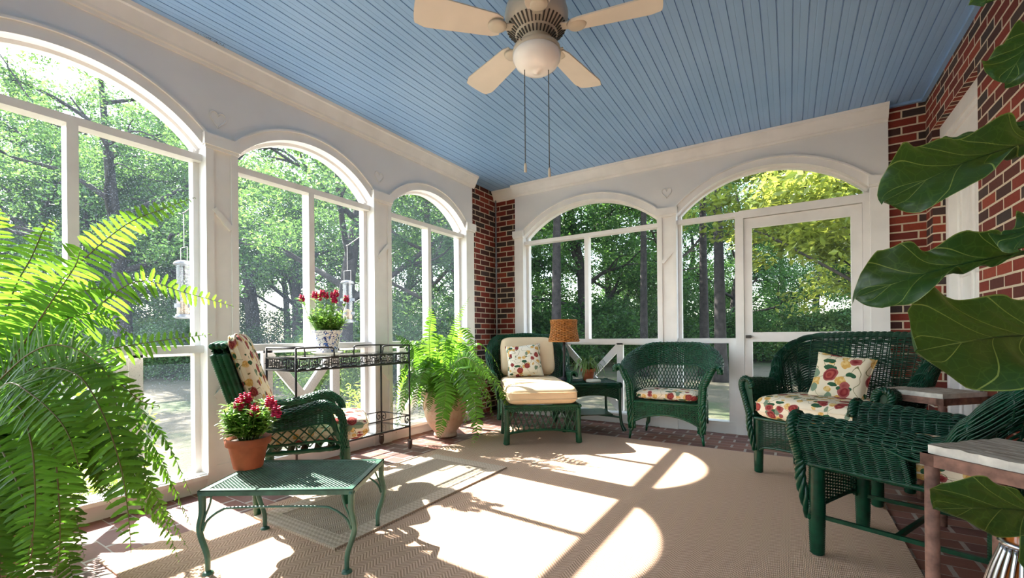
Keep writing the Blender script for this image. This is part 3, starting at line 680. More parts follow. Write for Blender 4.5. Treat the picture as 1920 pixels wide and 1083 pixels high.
# ------------------------------------------------------------------ barrel chair with open lattice (far wall)
def barrel_chair():
    W, D = .62, .44; seat = .36; t = thing('wicker_barrel_chair', 'green wicker barrel chair with lattice back, standing before the far pilaster', 'chair', (-.985, 4.24, 0), .03)
    G = M['green_paint']; f, L = ubend(W, D, .22)
    def ztop(s): k = np.minimum(s, 1-s)*2; return .665+.215*sstep(k, .18, .78)
    def P(s, v):
        x, y, nx, ny = f(np.clip(s, 0, 1)); zt = ztop(s); z = seat+(zt-seat)*v
        B = sstep(np.minimum(s, 1-s)*2, .2, .9); o = .02+.02*v+.055*np.maximum(0, v-.55)/.45+.03*B*v
        return np.stack([x+nx*o, y+ny*o, z], -1)
    sh = MB(); lattice(sh, P, 56, .11, .0048, .0, 1, 0, .66, m=8)
    weave(sh, P, 17, 64, .0052, .005, 0, 1, .64, 1.0)
    def PR(s, v):   # the roll over the top, curling outward and down
        x, y, nx, ny = f(np.clip(s, 0, 1)); b = P(s, s*0+1.0); a = v*PI*1.15; q = .034
        return b+np.stack([nx*(q-q*np.cos(a)), ny*(q-q*np.cos(a)), q*1.0*np.sin(a)], -1)
    weave(sh, PR, 10, 60, .0052, .004)
    sh.build('lattice_back', G, t)
    tr = MB()
    u = np.linspace(0, 1, 60); wrap(tr, P(u, u*0+.645)[::3], .008, .012, .2)
    wrap(tr, P(u, u*0+.18)[::3], .009, .012, .2)
    wrap(tr, PR(u, u*0+1.0)[::3], .007, .012, .2)
    for s_, sg in ((0., -1), (1., 1)):
        E = P(np.full(8, s_), np.linspace(1, 0, 8)); top = PR(np.full(5, s_), np.linspace(1, 0, 5))
        Q = np.concatenate([top, E[1:]-A(0, .006, 0), [[sg*(W/2+.02), .0, .24], [sg*(W/2+.012), .012, .10]]]); braid(tr, Q, .026)
        q2 = Q+A(-sg*.03, .008, 0); braid(tr, q2[4:], .018)
    tr.build('plaited_edge', G, t)
    fr = MB(); R = rail_rect(W+.03, D, seat, .16, 0); wrap(fr, np.r_[R, R[:1]], .014, .012, .2)
    for k in range(6): fr.bar((-W/2+.03, D*(k+.5)/6, seat+.004), (W/2-.03, D*(k+.5)/6, seat+.004), .04, .006)
    fr.build('seat_frame', G, t)
    ap = MB()
    def PA(u, v): zb = .145+.105*np.abs(np.sin(PI*u))**.7; return np.stack([-W/2+W*u, 0*u+.004-.015*np.sin(PI*u), seat+(zb-seat)*v], -1)
    weave(ap, PA, 20, 24, .0055, .005); u = np.linspace(0.001, .999, 24); wrap(ap, PA(u, u*0+1), .010, .012, .2); wrap(ap, PA(u, u*0+.0), .010, .012, .2)
    for sg in (-1, 1):
        def PS(u, v): zb = .13+.10*np.abs(np.sin(PI*u))**.7; return np.stack([sg*(W/2+.01)+0*u, .02+(D-.06)*u, seat+(zb-seat)*v], -1)
        weave(ap, PS, 15, 20, .0055, .005); wrap(ap, PS(u, u*0+1), .009, .012, .2)
    def PK(u, v): zb = .17+.09*np.abs(np.sin(PI*u))**.7; return np.stack([-W/2+.05+(W-.1)*u, 0*u+D, seat+(zb-seat)*v], -1)
    lattice(ap, PK, 22, .3, .004); wrap(ap, PK(u, u*0+1), .009, .012, .2)
    ap.build('arched_apron', G, t)
    for x, y in ((-W/2, .01), (W/2, .01), (-W/2+.06, D-.02), (W/2-.06, D-.02)):
        lg = MB(); sx = 1 if x > 0 else -1
        wrap(lg, [(x, y, seat), (x, y, .13), (x+sx*.012, y-.006, .075)], [.018, .02, .018], .012, .15, 10)
        lg.tube([(x+sx*.012, y-.006, .08), (x+sx*.022, y-.014, 0)], [.015, .010], 10); lg.build('leg', G, t)
    c = MB(); cushion(c, W-.06, D-.08, .085, .1, T=Tm((0, D/2-.02, seat+.02+.0425))); c.build('seat_cushion', M['floral'], t)['label'] = 'cream cushion printed with red flowers'
barrel_chair()
# ------------------------------------------------------------------ sloping high-back armchair on the left
def slope_chair():
    F = A(.60, .80); F /= np.linalg.norm(F); W, D = .50, .43; seat = .34
    rz = rz_from_facing(F); side = A(F[1], -F[0])           # to the near side
    c0 = A(-2.255, 1.655)-side*.25
    t = thing('wicker_armchair', 'green wicker armchair with tall sloping flowered back, beside the black cart', 'chair', (c0[0], c0[1], .012), rz); G = M['green_paint']
    # back slab
    def PB(u, v):
        x = (-W/2+.03+(W-.06)*u)*(1-.10*v); return np.stack([x, D-.03+.19*v+.0*u, seat+(.955-seat)*v-.012*(2*u-1)**2], -1)
    bk = MB(); weave(bk, PB, 60, 16, .0045, .0045)
    def PBo(u, v): q = PB(u, v); q[:, 1] += .05; return q
    weave(bk, PBo, 60, 16, .0045, .0045)
    bk.build('backrest', G, t)
    tr = MB()
    for u_ in (0., 1.):
        v = np.linspace(0, 1, 30); E = PB(v*0+u_, v)
        for o_ in (0, .026, .05): wrap(tr, (E+A(0, o_, 0))[::3], .024, .012, .16)
    u = np.linspace(0, 1, 20); E = PB(u, u*0+1)
    for o_ in (-.005, .02, .045): wrap(tr, (E+A(0, o_, 0))[::3], .018, .010, .12)
    tr.build('back_frame', G, t)
    for sg in (-1, 1):
        # arm: broad woven roll from the back, arching down to the front foot
        C = spline([(sg*(W/2+.0), D+.06, .565), (sg*(W/2+.02), D*.62, .58), (sg*(W/2+.025), D*.25, .62), (sg*(W/2+.02), .04, .61), (sg*(W/2+.01), -.035, .54), (sg*(W/2), -.05, .41), (sg*(W/2-.005), -.045, .26)], 70)
        am = MB()
        d = np.linspace(0, 1, 70)
        def PAr(u, v):
            i = np.clip(u, 0, 1)*69; c = np.stack([np.interp(i, np.arange(70), C[:, k]) for k in range(3)], -1)
            e = 1e-2*69; c2 = np.stack([np.interp(np.clip(i+1, 0, 69), np.arange(70), C[:, k]) for k in range(3)], -1)-np.stack([np.interp(np.clip(i-1, 0, 69), np.arange(70), C[:, k]) for k in range(3)], -1)
            c2 /= np.maximum(np.linalg.norm(c2, axis=1, keepdims=True), 1e-9); X = np.array([sg, 0, 0])*np.ones_like(c2); X = X-c2*(X*c2).sum(1, keepdims=True); N = np.cross(c2, X); N *= np.sign(N[:, 2:3]+N[:, 1:2]*-1+1e-9)
            a = (v-.5)*PI*1.5; rw = .031-.008*np.clip(u*1.6-.6, 0, 1)
            return c+X*(np.sin(a)*rw)[:, None]+N*((np.cos(a)-1)*rw*.8)[:, None]
        weave(am, PAr, 16, 44, .0040, .0035)
        am.build('armrest', G, t)
        # side panel: closed weave under the arm, lattice below
        sd = MB()
        def top(y): return np.interp(y, C[:45, 1][::-1], C[:45, 2][::-1])
        def PS(u, v): y = -.02+(D+.02)*u; zt = np.where(y > C[40, 1], top(y), .57)-.03; zt = np.where(u < .12, zt-(.12-u)*1.2, zt); return np.stack([sg*(W/2+.02-.01*v)+0*u, y+.05*0*v, zt+(seat+.02-zt)*v], -1)
        weave(sd, PS, 16, 22, .0042, .004, v0=0, v1=.42)
        lattice(sd, PS, 13, .26, .0040, v0=.42, v1=1.0)
        u = np.linspace(0, 1, 20); wrap(sd, PS(u, u*0+.43), .007, .01, .2); wrap(sd, PS(u, u*0+.88), .008, .01, .2)
        sd.build('side_lattice', G, t)
    fr = MB(); R = rail_rect(W+.03, D, seat, .05, 0); wrap(fr, np.r_[R, R[:1]], .013, .01, .2)
    for k in range(6): fr.bar((-W/2+.01, D*(k+.5)/6, seat+.004), (W/2-.01, D*(k+.5)/6, seat+.004), .04, .006)
    def PA(u, v): zb = .19+.09*np.abs(np.sin(PI*u))**.7; return np.stack([-W/2+W*u, 0*u-.04, seat+(zb-seat)*v], -1)
    fr.build('seat_frame', G, t); ap = MB(); lattice(ap, PA, 26, .3, .004); u = np.linspace(.001, .999, 20); wrap(ap, PA(u, u*0+1), .009, .01, .2); ap.build('front_apron', G, t)
    for x, y in ((-W/2, -.045), (W/2, -.045), (-W/2+.02, D-.01), (W/2-.02, D-.01)):
        lg = MB(); wrap(lg, [(x, y, seat), (x, y, .2), (x, y, 0)], [.024, .028, .019], .012, .08, 12); lg.build('leg', G, t)
    c = MB(); cushion(c, W-.03, D+.16, .14, .22, T=Tm((0, D/2-.10, seat+.025+.07))); c.build('seat_cushion', M['floral'], t)['label'] = 'cream cushion printed with red and green flowers'
    c = MB(); ang = math.atan2(.19, .60)
    cushion(c, W-.10, .60, .075, .25, T=Tm((0, D+.03, .72), 0, PI/2-ang)); c.build('back_cushion', M['floral'], t)['label'] = 'tall thin flowered back cushion'
slope_chair()
# ------------------------------------------------------------------ chaise
def chaise():
    F = A(.60, -.80); rz = rz_from_facing(F); W, D = .66, 1.24; seat = .325
    t = thing('wicker_chaise_lounge', 'green wicker chaise lounge with cream cushions in the brick corner', 'chaise', (-1.915, 3.575, .009), rz); G = M['green_paint']
    body = MB()
    def PA(u, v): zb = .095+.035*np.abs(np.sin(PI*u))**.7; return np.stack([-W/2+W*u, 0*u, seat-.025+(zb-seat+.025)*v], -1)
    lattice(body, PA, 17, .11, .0055, m=7, sides=5)
    for sg in (-1, 1):
        def PS(u, v): zb = .10+.065*np.abs(np.sin(2*PI*u))**.7; return np.stack([sg*W/2+0*u, (D-.3)*u+.02, seat-.045+(zb-seat+.045)*v], -1)
        lattice(body, PS, 26, .07, .0055, m=7); u = np.linspace(0, 1, 30); wrap(body, PS(u, u*0+1), .010, .012, .2, mi=0)
        def PS2(u, v): return np.stack([sg*(W/2+.004)+0*u, (D-.3)*u, seat+.02-.065*v], -1)
        weave(body, PS2, 6, 60, .0055, .004)
    u = np.linspace(.001, .999, 24); wrap(body, PA(u, u*0+1), .011, .012, .2)
    def PF(u, v): return np.stack([-W/2+W*u, 0*u-.004, seat+.02-.045*v], -1)
    weave(body, PF, 5, 36, .0055, .004); R = rail_rect(W+.02, D-.3, seat+.02, .03, 0); wrap(body, np.r_[R, R[:1]], .013, .012, .2)
    for k in range(10): body.bar((-W/2+.01, D*(k+.5)/11, seat), (W/2-.01, D*(k+.5)/11, seat), .05, .008)
    body.build('lattice_base', G, t)
    sh = MB(); f, L = ubend(W+.08, D+.03, .15, y0=D-.62)
    sb = .30
    def P(s, v):
        x, y, nx, ny = f(np.clip(s, 0, 1)); k = np.minimum(s, 1-s); B = sstep(k, .19, .36); zt = .565+(.965-.565)*B+.02*sstep(k, .35, .5); z = seat-.0+(zt-seat)*v
        o = .01+.03*v*v+B*.06*v; return np.stack([x+nx*o, y+ny*o, z], -1)
    lattice(sh, P, 66, .06, .0045, 0, .27, .05, .82, m=7); lattice(sh, P, 66, .06, .0045, .73, 1, .05, .82, m=7)
    weave(sh, P, 50, 26, .0052, .004, .25, .75, .0, 1.0); weave(sh, P, 12, 14, .0052, .004, 0, .27, .78, 1.0); weave(sh, P, 12, 14, .0052, .004, .73, 1, .78, 1.0)
    def PR(s, v): b = P(s, s*0+1.0); x, y, nx, ny = f(np.clip(s, 0, 1)); a = v*PI*1.2-.2; q = .033; return b+np.stack([nx*(q*.6-q*np.cos(a)), ny*(q*.6-q*np.cos(a)), q*np.sin(a)], -1)
    weave(sh, PR, 11, 60, .0052, .004)
    sh.build('woven_back_and_arms', G, t)
    tr = MB()
    for s_, sg in ((0., -1), (1., 1)):
        E = P(np.full(8, s_), np.linspace(1, 0, 8)); top = PR(np.full(5, s_), np.linspace(1, 0, 5)); braid(tr, np.concatenate([top, E[1:]]), .016)
    u = np.linspace(0, 1, 40); wrap(tr, PR(u, u*0+1)[::2], .007, .012, .2); tr.build('plaited_edge', G, t)
    for x in (-W/2, W/2):
        for y in (.01, (D-.3)*.5, D-.02):
            lg = MB(); wrap(lg, [(x, y, seat), (x, y, .12), (x*1.02, y, .0)], [.024, .026, .030], .014, .16, 11); lg.build('leg', G, t)
    c = MB(); cushion(c, W+.0, D-.02, .17, .10, T=Tm((0, D/2-.06, seat+.03+.085)), e=.16); c.build('seat_cushion', M['cream'], t)['label'] = 'long cream seat cushion'
    c = MB(); cushion(c, W-.04, .46, .16, .35, T=Tm((0, D-.06, .745), 0, math.radians(68)), e=.30); c.build('back_cushion', M['cream'], t)['label'] = 'plump cream back cushion'
    p = MB(); pillow(p, .40, .40, .15); pl = p.build('throw_pillow', M['floral3']); B = -F
    pc = A(-1.915, 3.575)+B*(.98)+A(.8, .6)*(-.06)
    pl.location = (pc[0], pc[1], .715); pl.rotation_euler = (math.radians(-28), math.radians(-5), rz-.1); tag(pl, 'white flowered throw pillow leaning on the cream back cushion of the chaise', 'pillow')
chaise()
# ------------------------------------------------------------------ wicker side table
def side_table():
    W, D, H = .56, .50, .50; o0 = A(-1.95, 4.17); ex = A(.8, .6)
    t = thing('wicker_side_table', 'green wicker side table between the chaise and the barrel chair', 'table', (o0[0]+ex[0]*W/2, o0[1]+ex[1]*W/2, 0), math.atan2(.6, .8)); G = M['green_deep']
    tp = MB()
    def PT(u, v): return np.stack([-W/2+W*u, D*v, H-.012+0*u], -1)
    weave(tp, PT, 50, 20, .0052, .0035)
    R = rail_rect(W+.02, D+.02, 0, .03, -.01, 60)
    def PE(u, v): i = (u % 1)*len(R); q = np.vstack([R, R[:1]]); b = np.stack([np.interp(i, np.arange(len(q)), q[:, k]) for k in range(3)], -1); c = b-A(0, D/2, 0); a = v*PI; s = 1+.035*np.sin(a); b = c*s[:, None]+A(0, D/2, 0); b[:, 2] = H-.028+.022*np.cos(a); return b
    weave(tp, PE, 8, 130, .006, .006, stakes=False); tp.build('table_top', G, t)
    ap = MB()
    for T_, w_ in ((Tm((0, 0, 0)), W), (Tm((W/2, D/2, 0), PI/2), D), (Tm((-W/2, D/2, 0), PI/2), D), (Tm((0, D, 0)), W)):
        ap.T = T_
        def PA(u, v): zb = H-.19+.07*np.abs(np.sin(PI*u))**.6; return np.stack([-w_/2+w_*u, 0*u, H-.045+(zb-H+.045)*v], -1)
        weave(ap, PA, 11, 22, .0055, .005); u = np.linspace(.001, .999, 20); wrap(ap, PA(u, u*0+1), .008, .012, .2)
    ap.build('arched_apron', G, t)
    sf = MB(); sf.box(-W/2+.06, .05, .155, W/2-.06, D-.05, .165)
    for sg in (-1, 1):
        q = spline([(sg*(W/2), .0, .14), (sg*.1, D*.35, .155), (sg*.1, D*.65, .155), (sg*W/2, D, .14)], 16); wrap(sf, q, .009, .012, .2)
    q = spline([(-W/2, 0, .14), (0, .12, .155), (W/2, 0, .14)], 16); wrap(sf, q, .009, .012, .2); sf.build('lower_shelf', G, t)
    for x, y in ((-W/2, 0), (W/2, 0), (-W/2, D), (W/2, D)):
        lg = MB(); sx = math.copysign(1, x); sy = -1 if y == 0 else 1
        wrap(lg, [(x, y, H-.05), (x, y, .22), (x+sx*.012, y+sy*.01, .08), (x+sx*.04, y+sy*.03, 0)], [.016, .015, .017, .024], .012, .12, 10); lg.build('leg', G, t)
    return t
side_table()
o0 = A(-1.95, 4.17); ex = A(.8, .6); ey = A(-.6, .8)
def on_table(a, b): p = o0+ex*a+ey*b; return (p[0], p[1], .4985)
l = thing('table_lamp', 'lamp with honey coloured wicker shade and black stem on the side table', 'lamp', on_table(.05, .38))
b = MB(); b.lathe([(0, 0), (.085, 0), (.088, .012), (.075, .028), (.03, .036), (.016, .05), (.014, .30), (.024, .345), (.014, .37), (.011, .52), (.0, .52)], 24); b.build('base_and_stem', M['black_iron'], l)
M['honey'] = simple('honey_wicker', (.42, .17, .03), .5, var=.35, vs=30, trans=.25, tcol=(.85, .35, .05))
s = MB()
def PSd(u, v): a = u*2*PI; r = np.interp(v, [0, .3, .7, 1], [.165, .147, .135, .142]); return np.stack([r*np.cos(a), r*np.sin(a), .435+.235*v], -1)
weave(s, PSd, 17, 30, .0075, .008); s.tubes(PSd(np.linspace(0, 1, 40, endpoint=False), np.zeros(40))[None], .008, 6, closed=True); s.tubes(PSd(np.linspace(0, 1, 40, endpoint=False), np.ones(40))[None], .008, 6, closed=True)
s.grid(lambda u, v: PSd(u, v)*A(.975, .975, 1), 40, 6)
s.build('lamp_shade', M['honey'], l)
c = MB(); c.lathe([(0, 0), (.075, 0), (.08, .006), (.08, .022), (.072, .028), (0, .028)], 28, smooth=True); o = c.build('round_trinket_box', simple('bone_white', (.62, .58, .48), .5)); o.location = on_table(.31, .12)
tag(o, 'flat round bone coloured box on the side table before the potted plant', 'box')
# ------------------------------------------------------------------ rusty stone topped tables
def rusty(loc, rz, label, S=.31, H=.655):
    t = thing('stone_top_table', label, 'table', loc, rz, 'rusty iron tables with stone tops')
    fr = MB(); k = .034
    for a, b in (((0, k/2), (S, k/2)), ((0, S-k/2), (S, S-k/2)), ((k/2, 0), (k/2, S)), ((S-k/2, 0), (S-k/2, S))): fr.bar((a[0], a[1], H-.017), (b[0], b[1], H-.017), .034, .034)
    fr.build('top_frame', M['rust'], t)
    for x, y in ((.018, .018), (S-.018, .018), (.018, S-.018), (S-.018, S-.018)):
        lg = MB(); lg.tubes(A([(x, y, 0), (x, y, .3), (x, y, H-.03)])[None], .0165, 14); lg.build('leg', M['rust'], t)
    m = M.get('stone')
    if m is None:
        n = NT('weathered_stone'); v = n.coord(); a = n.noise(n.map(v, (3, 22, 3)), 3, 5, .7); c = n.ramp(a, [(.3, (.13, .10, .075)), (.48, (.34, .29, .23)), (.62, (.55, .50, .43))]); sp = n.n('SeparateXYZ'); n.l(n.n('NewGeometry').outputs['Normal'], sp.inputs[0])
        m = M['stone'] = n.fin(c, .85, n.bump(a, .006, .8))
        M['stone_edge'] = simple('broken_stone_edge', (.58, .54, .47), .85, var=.2, vs=25, bump=.6, bs=70)
    st = MB(); e = .012; n_ = 60; th = []
    P0 = []
    for (x0, y0), (x1, y1) in (((e, e), (S-e, e)), ((S-e, e), (S-e, S-e)), ((S-e, S-e), (e, S-e)), ((e, S-e), (e, e))):
        for q in np.linspace(0, 1, 15, endpoint=False): P0.append((x0+(x1-x0)*q, y0+(y1-y0)*q))
    P0 = np.array(P0)+rng.normal(size=(60, 2))*.0012
    top = np.c_[P0, H+.024+rng.normal(size=60)*.0008]; bot = np.c_[P0, np.full(60, H)]; i = np.arange(60); j = (i+1) % 60
    st.add(np.r_[bot, top], np.stack([i, j, j+60, i+60], 1), None, False, 1)
    g = 14
    st.add(np.r_[top, [[S/2, S/2, H+.025]]], np.stack([i, j, np.full(60, 60)], 1), None, False, 0)
    st.build('stone_slab', [M['stone'], M['stone_edge']], t)
    return t
rusty((.316, 1.70, 0), math.atan2(-.69, .72), 'rusty iron table with a cracked stone slab, in front of the woven armchair')
rusty((.420, 3.325, 0), math.atan2(-.70, .71), 'rusty iron table with a worn stone slab, beside the wide loveseat', S=.345, H=.655)
# ------------------------------------------------------------------ green mesh table
def mesh_table():
    FL, FR, BL = A(-2.105, .865), A(-1.555, 1.215), A(-2.455, 1.155); ex = FR-FL; W = np.linalg.norm(ex); ex /= W; D = .46; H = .362
    t = thing('metal_mesh_table', 'low green metal mesh table with curved legs under the clay flower pot', 'table', (FL[0], FL[1], 0), math.atan2(ex[1], ex[0])); G = M['green_metal']
    tp = MB(); k = .03
    tp.box(0, 0, H-.022, W, .006, H); tp.box(0, D-.006, H-.022, W, D, H); tp.box(0, 0, H-.022, .006, D, H); tp.box(W-.006, 0, H-.022, W, D, H)
    for a in ((0, 0, W, k), (0, D-k, W, D), (0, k, k, D-k), (W-k, k, W, D-k)): tp.box(a[0], a[1], H-.004, a[2], a[3], H)
    tp.build('frame', G, t)
    ms = MB(); L1 = []; L2 = []; p_ = .0165; w_, d_ = W-2*k, D-2*k
    for c in np.arange(-d_, w_, p_*1.0):
        a = max(0, c); b = min(w_, c+d_)
        if b-a > .004: L1.append([(k+a, k+a-c, H-.004), (k+b, k+b-c, H-.004)]); L2.append([(k+a, D-k-(a-c), H-.0035), (k+b, D-k-(b-c), H-.0035)])
    ms.tubes(np.array(L1), .0021, 4, caps=False); ms.tubes(np.array(L2), .0021, 4, caps=False); ms.build('mesh_top', G, t)
    for x, y in ((.012, .012), (W-.012, .012), (.012, D-.012), (W-.012, D-.012)):
        sx = -1 if x < W/2 else 1; lg = MB()
        q = spline([(x, y, H-.01), (x-sx*.0, y, .27), (x+sx*.012, y, .19), (x-sx*.018, y, .09), (x-sx*.022, y, .02)], 26)
        lg.tubes(q[None], np.interp(np.linspace(0, 1, 26), [0, .3, 1], [.015, .013, .010]), 8)
        lg.lathe([(0, 0), (.020, 0), (.023, .007), (.020, .016), (.010, .022), (0, .022)], 16, (x-sx*.022, y, .0)); lg.build('leg', G, t)
    br = MB()
    for y in (.012, D-.012):
        q = spline([(.014, y, .19), (.035, y, .235), (.09, y, .275), (.16, y, .287), (W-.16, y, .287), (W-.09, y, .275), (W-.035, y, .235), (W-.014, y, .19)], 50); br.tubes(q[None], .0052, 6)
        for x, sx in ((.012, 1), (W-.012, -1)): br.tubes(spline([(x, y, .20), (x+sx*.012, y, .25), (x+sx*.032, y, .30), (x+sx*.04, y, H-.02)], 14)[None], .0045, 6)
    br.build('curved_brace', G, t)
    return t, ex, FL, H
_, mex, mFL, mH = mesh_table()
# ------------------------------------------------------------------ black bar cart
def cart():
    X0, X1, Y0, Y1 = -3.195, -2.835, 1.76, 2.815; t = thing('bar_cart', 'black iron bar cart with a Greek key gallery and glass shelves', 'cart', (X0, Y0, .012)); I = M['black_iron']; W, L = X1-X0, Y1-Y0
    zt, zg, zh, zl = .762, .845, .915, .20
    tr = MB(); r = .0075
    for z, rr in ((zt, .0085), (zg, .006)):
        for a, b in (((0, 0), (W, 0)), ((0, L), (W, L)), ((0, 0), (0, L)), ((W, 0), (W, L))): tr.tubes(A([(*a, z), (*b, z)])[None], rr, 6)
    def key(o, e, n, h0, h1):
        u = h1-h0-.014; s = u
        for k in range(n):
            b = o+e*(k+.5)*np.linalg.norm(1)*pitch
            P_ = [(-.5, .5), (-.5, -.5), (.5, -.5), (.5, .5), (-.28, .5), (-.28, -.24), (.26, -.24), (.26, .22), (-.02, .22), (-.02, -.02)]
            if k % 2: P_ = [(-x, -y) for x, y in P_]
            q = np.array([b+e*(x*s)+A(0, 0, (h0+h1)/2-b[2]+y*u) for x, y in P_])
            for i_ in range(len(q)-1): tr.tubes(q[i_:i_+2][None], .0034, 4)
            tr.tubes(A([b+e*(-.5*s)+A(0, 0, (h0+h1)/2-b[2]), b+e*(-pitch+.5*s)+A(0, 0, (h0+h1)/2-b[2])])[None], .003, 4)
            tr.tubes(A([b+A(0, 0, h0-b[2]-.004), b+A(0, 0, h0-b[2]+.008)])[None], .0036, 4)
    n = 12; pitch = L/n
    for x in (0, W): key(A(x, 0, 0), A(0, 1, 0), n, zt+.004, zg-.002)
    n2 = 4; pitch = W/n2
    for y in (0, L): key(A(0, y, 0), A(1, 0, 0), n2, zt+.004, zg-.002)
    tr.build('greek_key_tray', I, t)
    n = NT('clear_glass'); gl = n.n('BsdfGlossy'); gl.inputs['Roughness'].default_value = .03; tp_ = n.n('BsdfTransparent'); tp_.inputs[0].default_value = (.95, .97, .965, 1); fz = n.n('LayerWeight'); fz.inputs[0].default_value = .5; mx = n.n('MixShader'); n.l(n.math('ADD', n.math('MULTIPLY', n.math('POWER', fz.outputs[1], 5), .7), .03), mx.inputs[0]); n.l(tp_.outputs[0], mx.inputs[1]); n.l(gl.outputs[0], mx.inputs[2]); n.l(mx.outputs[0], n.out.inputs[0]); M['glass'] = n.m
    for gb in ((.006, .006, zt+.004, W-.006, L-.006, zt+.009), (.0, .0, zg+.007, W, L, zg+.012), (.01, .01, zl+.006, W-.01, L-.01, zl+.011)):
        g = MB(); g.box(*gb); g.build('glass_shelf', n.m, t)
    for y, sg in ((0, 1), (L, -1)):
        hd = MB(); ya = y; yb = y+sg*.30
        for x in (0, W): hd.tubes(spline([(x, yb, zg), (x, yb-sg*.004, zh-.03), (x, yb-sg*.035, zh), (x, ya+sg*.0, zh)], 16)[None], .006, 6)
        hd.tubes(A([(0, ya, zh), (W, ya, zh)])[None], .006, 6); hd.build('push_handle', I, t)
    lo = MB()
    for z, rr in ((zl, .008), (zl+.10, .0045)):
        for a, b in (((0, 0), (W, 0)), ((0, L), (W, L)), ((0, 0), (0, L)), ((W, 0), (W, L))): lo.tubes(A([(*a, z), (*b, z-.0)])[None], rr, 6)
    def scroll(b, e, sg):
        q = [(0, .085), (.04, .085), (.055, .07), (.055, .04), (.04, .025), (.022, .028), (.018, .045), (.024, .058), (.036, .055)]
        lo.tubes(spline([b+e*(x*sg)+A(0, 0, z) for x, z in q], 22)[None], .0038, 5)
    for x, y in ((0, 0), (W, 0), (0, L), (W, L)):
        scroll(A(x, y, zl+.01), A(0, 1, 0), 1 if y == 0 else -1); scroll(A(x, y, zl+.01), A(1, 0, 0), 1 if x == 0 else -1)
    lo.build('lower_shelf_frame', I, t)
    for x, y in ((0, 0), (W, 0), (0, L), (W, L)):
        ps = MB(); ps.tubes(A([(x, y, .085), (x, y, zh if 0 else zg+.07)])[None], .0075, 8); ps.build('post', I, t)
        cw = MB(); cw.T = Tm((x, y, .038), .5); cw.T = cw.T@np.array(Matrix.Rotation(PI/2, 4, 'Y')); cw.lathe([(0, -.012), (.030, -.012), (.038, -.006), (.038, .006), (.030, .012), (0, .012)], 20)
        cw.T = Tm((x, y, .038), .5); cw.bar((-.017, 0, 0), (-.017, 0, .05), .003, .022, up=(0, 1, 0)); cw.bar((.017, 0, 0), (.017, 0, .05), .003, .022, up=(0, 1, 0)); cw.bar((-.019, 0, .05), (.019, 0, .05), .022, .004); cw.build('caster_wheel', simple('brown_rubber', (.09, .05, .04), .6) if (x, y) == (0, 0) else bpy.data.materials['brown_rubber'], t)
cart()
# ------------------------------------------------------------------ ceiling fan
def fan():
    cx, cy = -1.10, 2.02; t = thing('ceiling_fan', 'cream five blade ceiling fan with a white glass light', 'fan', (cx, cy, ZC)); B = M['fan_body']
    m = MB(); m.lathe([(0, .004), (.078, .004), (.082, -.01), (.070, -.045), (.045, -.06), (.016, -.062)], 32); m.build('ceiling_canopy', B, t)
    m = MB(); m.tubes(A([(0, 0, -.05), (0, 0, -.20)])[None], .013, 14); m.build('downrod', B, t)
    m = MB(); m.lathe([(.014, -.175), (.05, -.18), (.115, -.20), (.156, -.235), (.165, -.275), (.160, -.325), (.132, -.352), (.105, -.375), (.072, -.405), (.070, -.44)], 48)
    h = m.build('motor_housing', B, t)
    v = MB()
    for ring, (r0, z0, r1, z1, n) in enumerate(((.110, -.372, .152, -.338, 40), (.080, -.400, .103, -.380, 30))):
        for k in range(n):
            a = 2*PI*k/n; v.bar((r0*math.cos(a), r0*math.sin(a), z0-.0), (r1*math.cos(a), r1*math.sin(a), z1-.0), .007, .006)
    v.build('vent_slots', M['dark_metal'], h)
    for k in range(5):
        a = math.radians(13+72*k); T_ = Tm((0, 0, -.365), a)
        ir = MB(); ir.T = T_; 
        ir.bar((.11, 0, .015), (.19, 0, -.0), .05, .006); ir.T = T_@Tm((.21, 0, -.004)); ir.lathe([(0, -.008), (.03, -.008), (.046, -.002), (.05, .006), (0, .006)], 22)
        io = ir.build('blade_iron', B, t)
        bl = MB(); bl.T = T_@Tm((0, 0, 0), 0, math.radians(12)); s = np.linspace(0, 1, 24); x0, x1 = .19, .605
        w = np.interp(s, [0, .08, .9, 1], [.05, .064, .088, .074]); x = x0+(x1-x0)*s
        P_ = [(x[i], -w[i]) for i in range(24)]; 
        cap = [(x1+.018*math.cos(q)**.5 if math.cos(q) > 0 else x1, .074*math.sin(q)) for q in np.linspace(-1.3, 1.3, 7)]
        P_ += cap+[(x[i], w[i]) for i in range(23, -1, -1)]
        bl.prism(P_, np.eye(4), .007); bl.build('blade', M['fan_blade'], t)
    m = MB(); m.lathe([(.062, -.43), (.10, -.435), (.122, -.447), (.125, -.466), (.120, -.47)], 40)
    for q in range(3): a = q*2*PI/3+.35; m.bar((.112*math.cos(a), .112*math.sin(a), -.458), (.138*math.cos(a), .138*math.sin(a), -.458), .007, .007)
    m.build('light_fitter', B, t)
    m = MB(); m.lathe([(.117, -.466), (.125, -.478), (.123, -.50), (.106, -.53), (.075, -.552), (.04, -.561), (.02, -.564), (.012, -.570), (0, -.572)], 40); m.build('light_globe', M['globe'], t)
    for (px, top, zend) in ((985, (-.052, -.005, -.40), 1.845), (1030, (.062, .03, -.405), 1.82)):
        c = MB(); x, y = top[0], top[1]; q = PX(px, 300, 2.29); x, y = q[0]-cx, q[1]-cy
        c.tubes(A([(x, y, -.43), (x, y, zend-ZC+.05)])[None], .0021, 6)
        for z in np.arange(zend-ZC+.05, -.43, .02): c.lathe([(0, -.0028), (.0032, 0), (0, .0028)], 6, (x, y, z))
        c.tubes(A([(x, y, -.425), (x*.6, y*.6, -.41)])[None], .0025, 6)
        cc = c.build('pull_chain', M['dark_metal'], t); e = MB(); e.lathe([(0, .05), (.004, .048), (.0065, .04), (.0075, .002), (.0, 0)], 12, (x, y, zend-ZC)); e.build('chain_pull', M['fan_body'], cc)
fan()
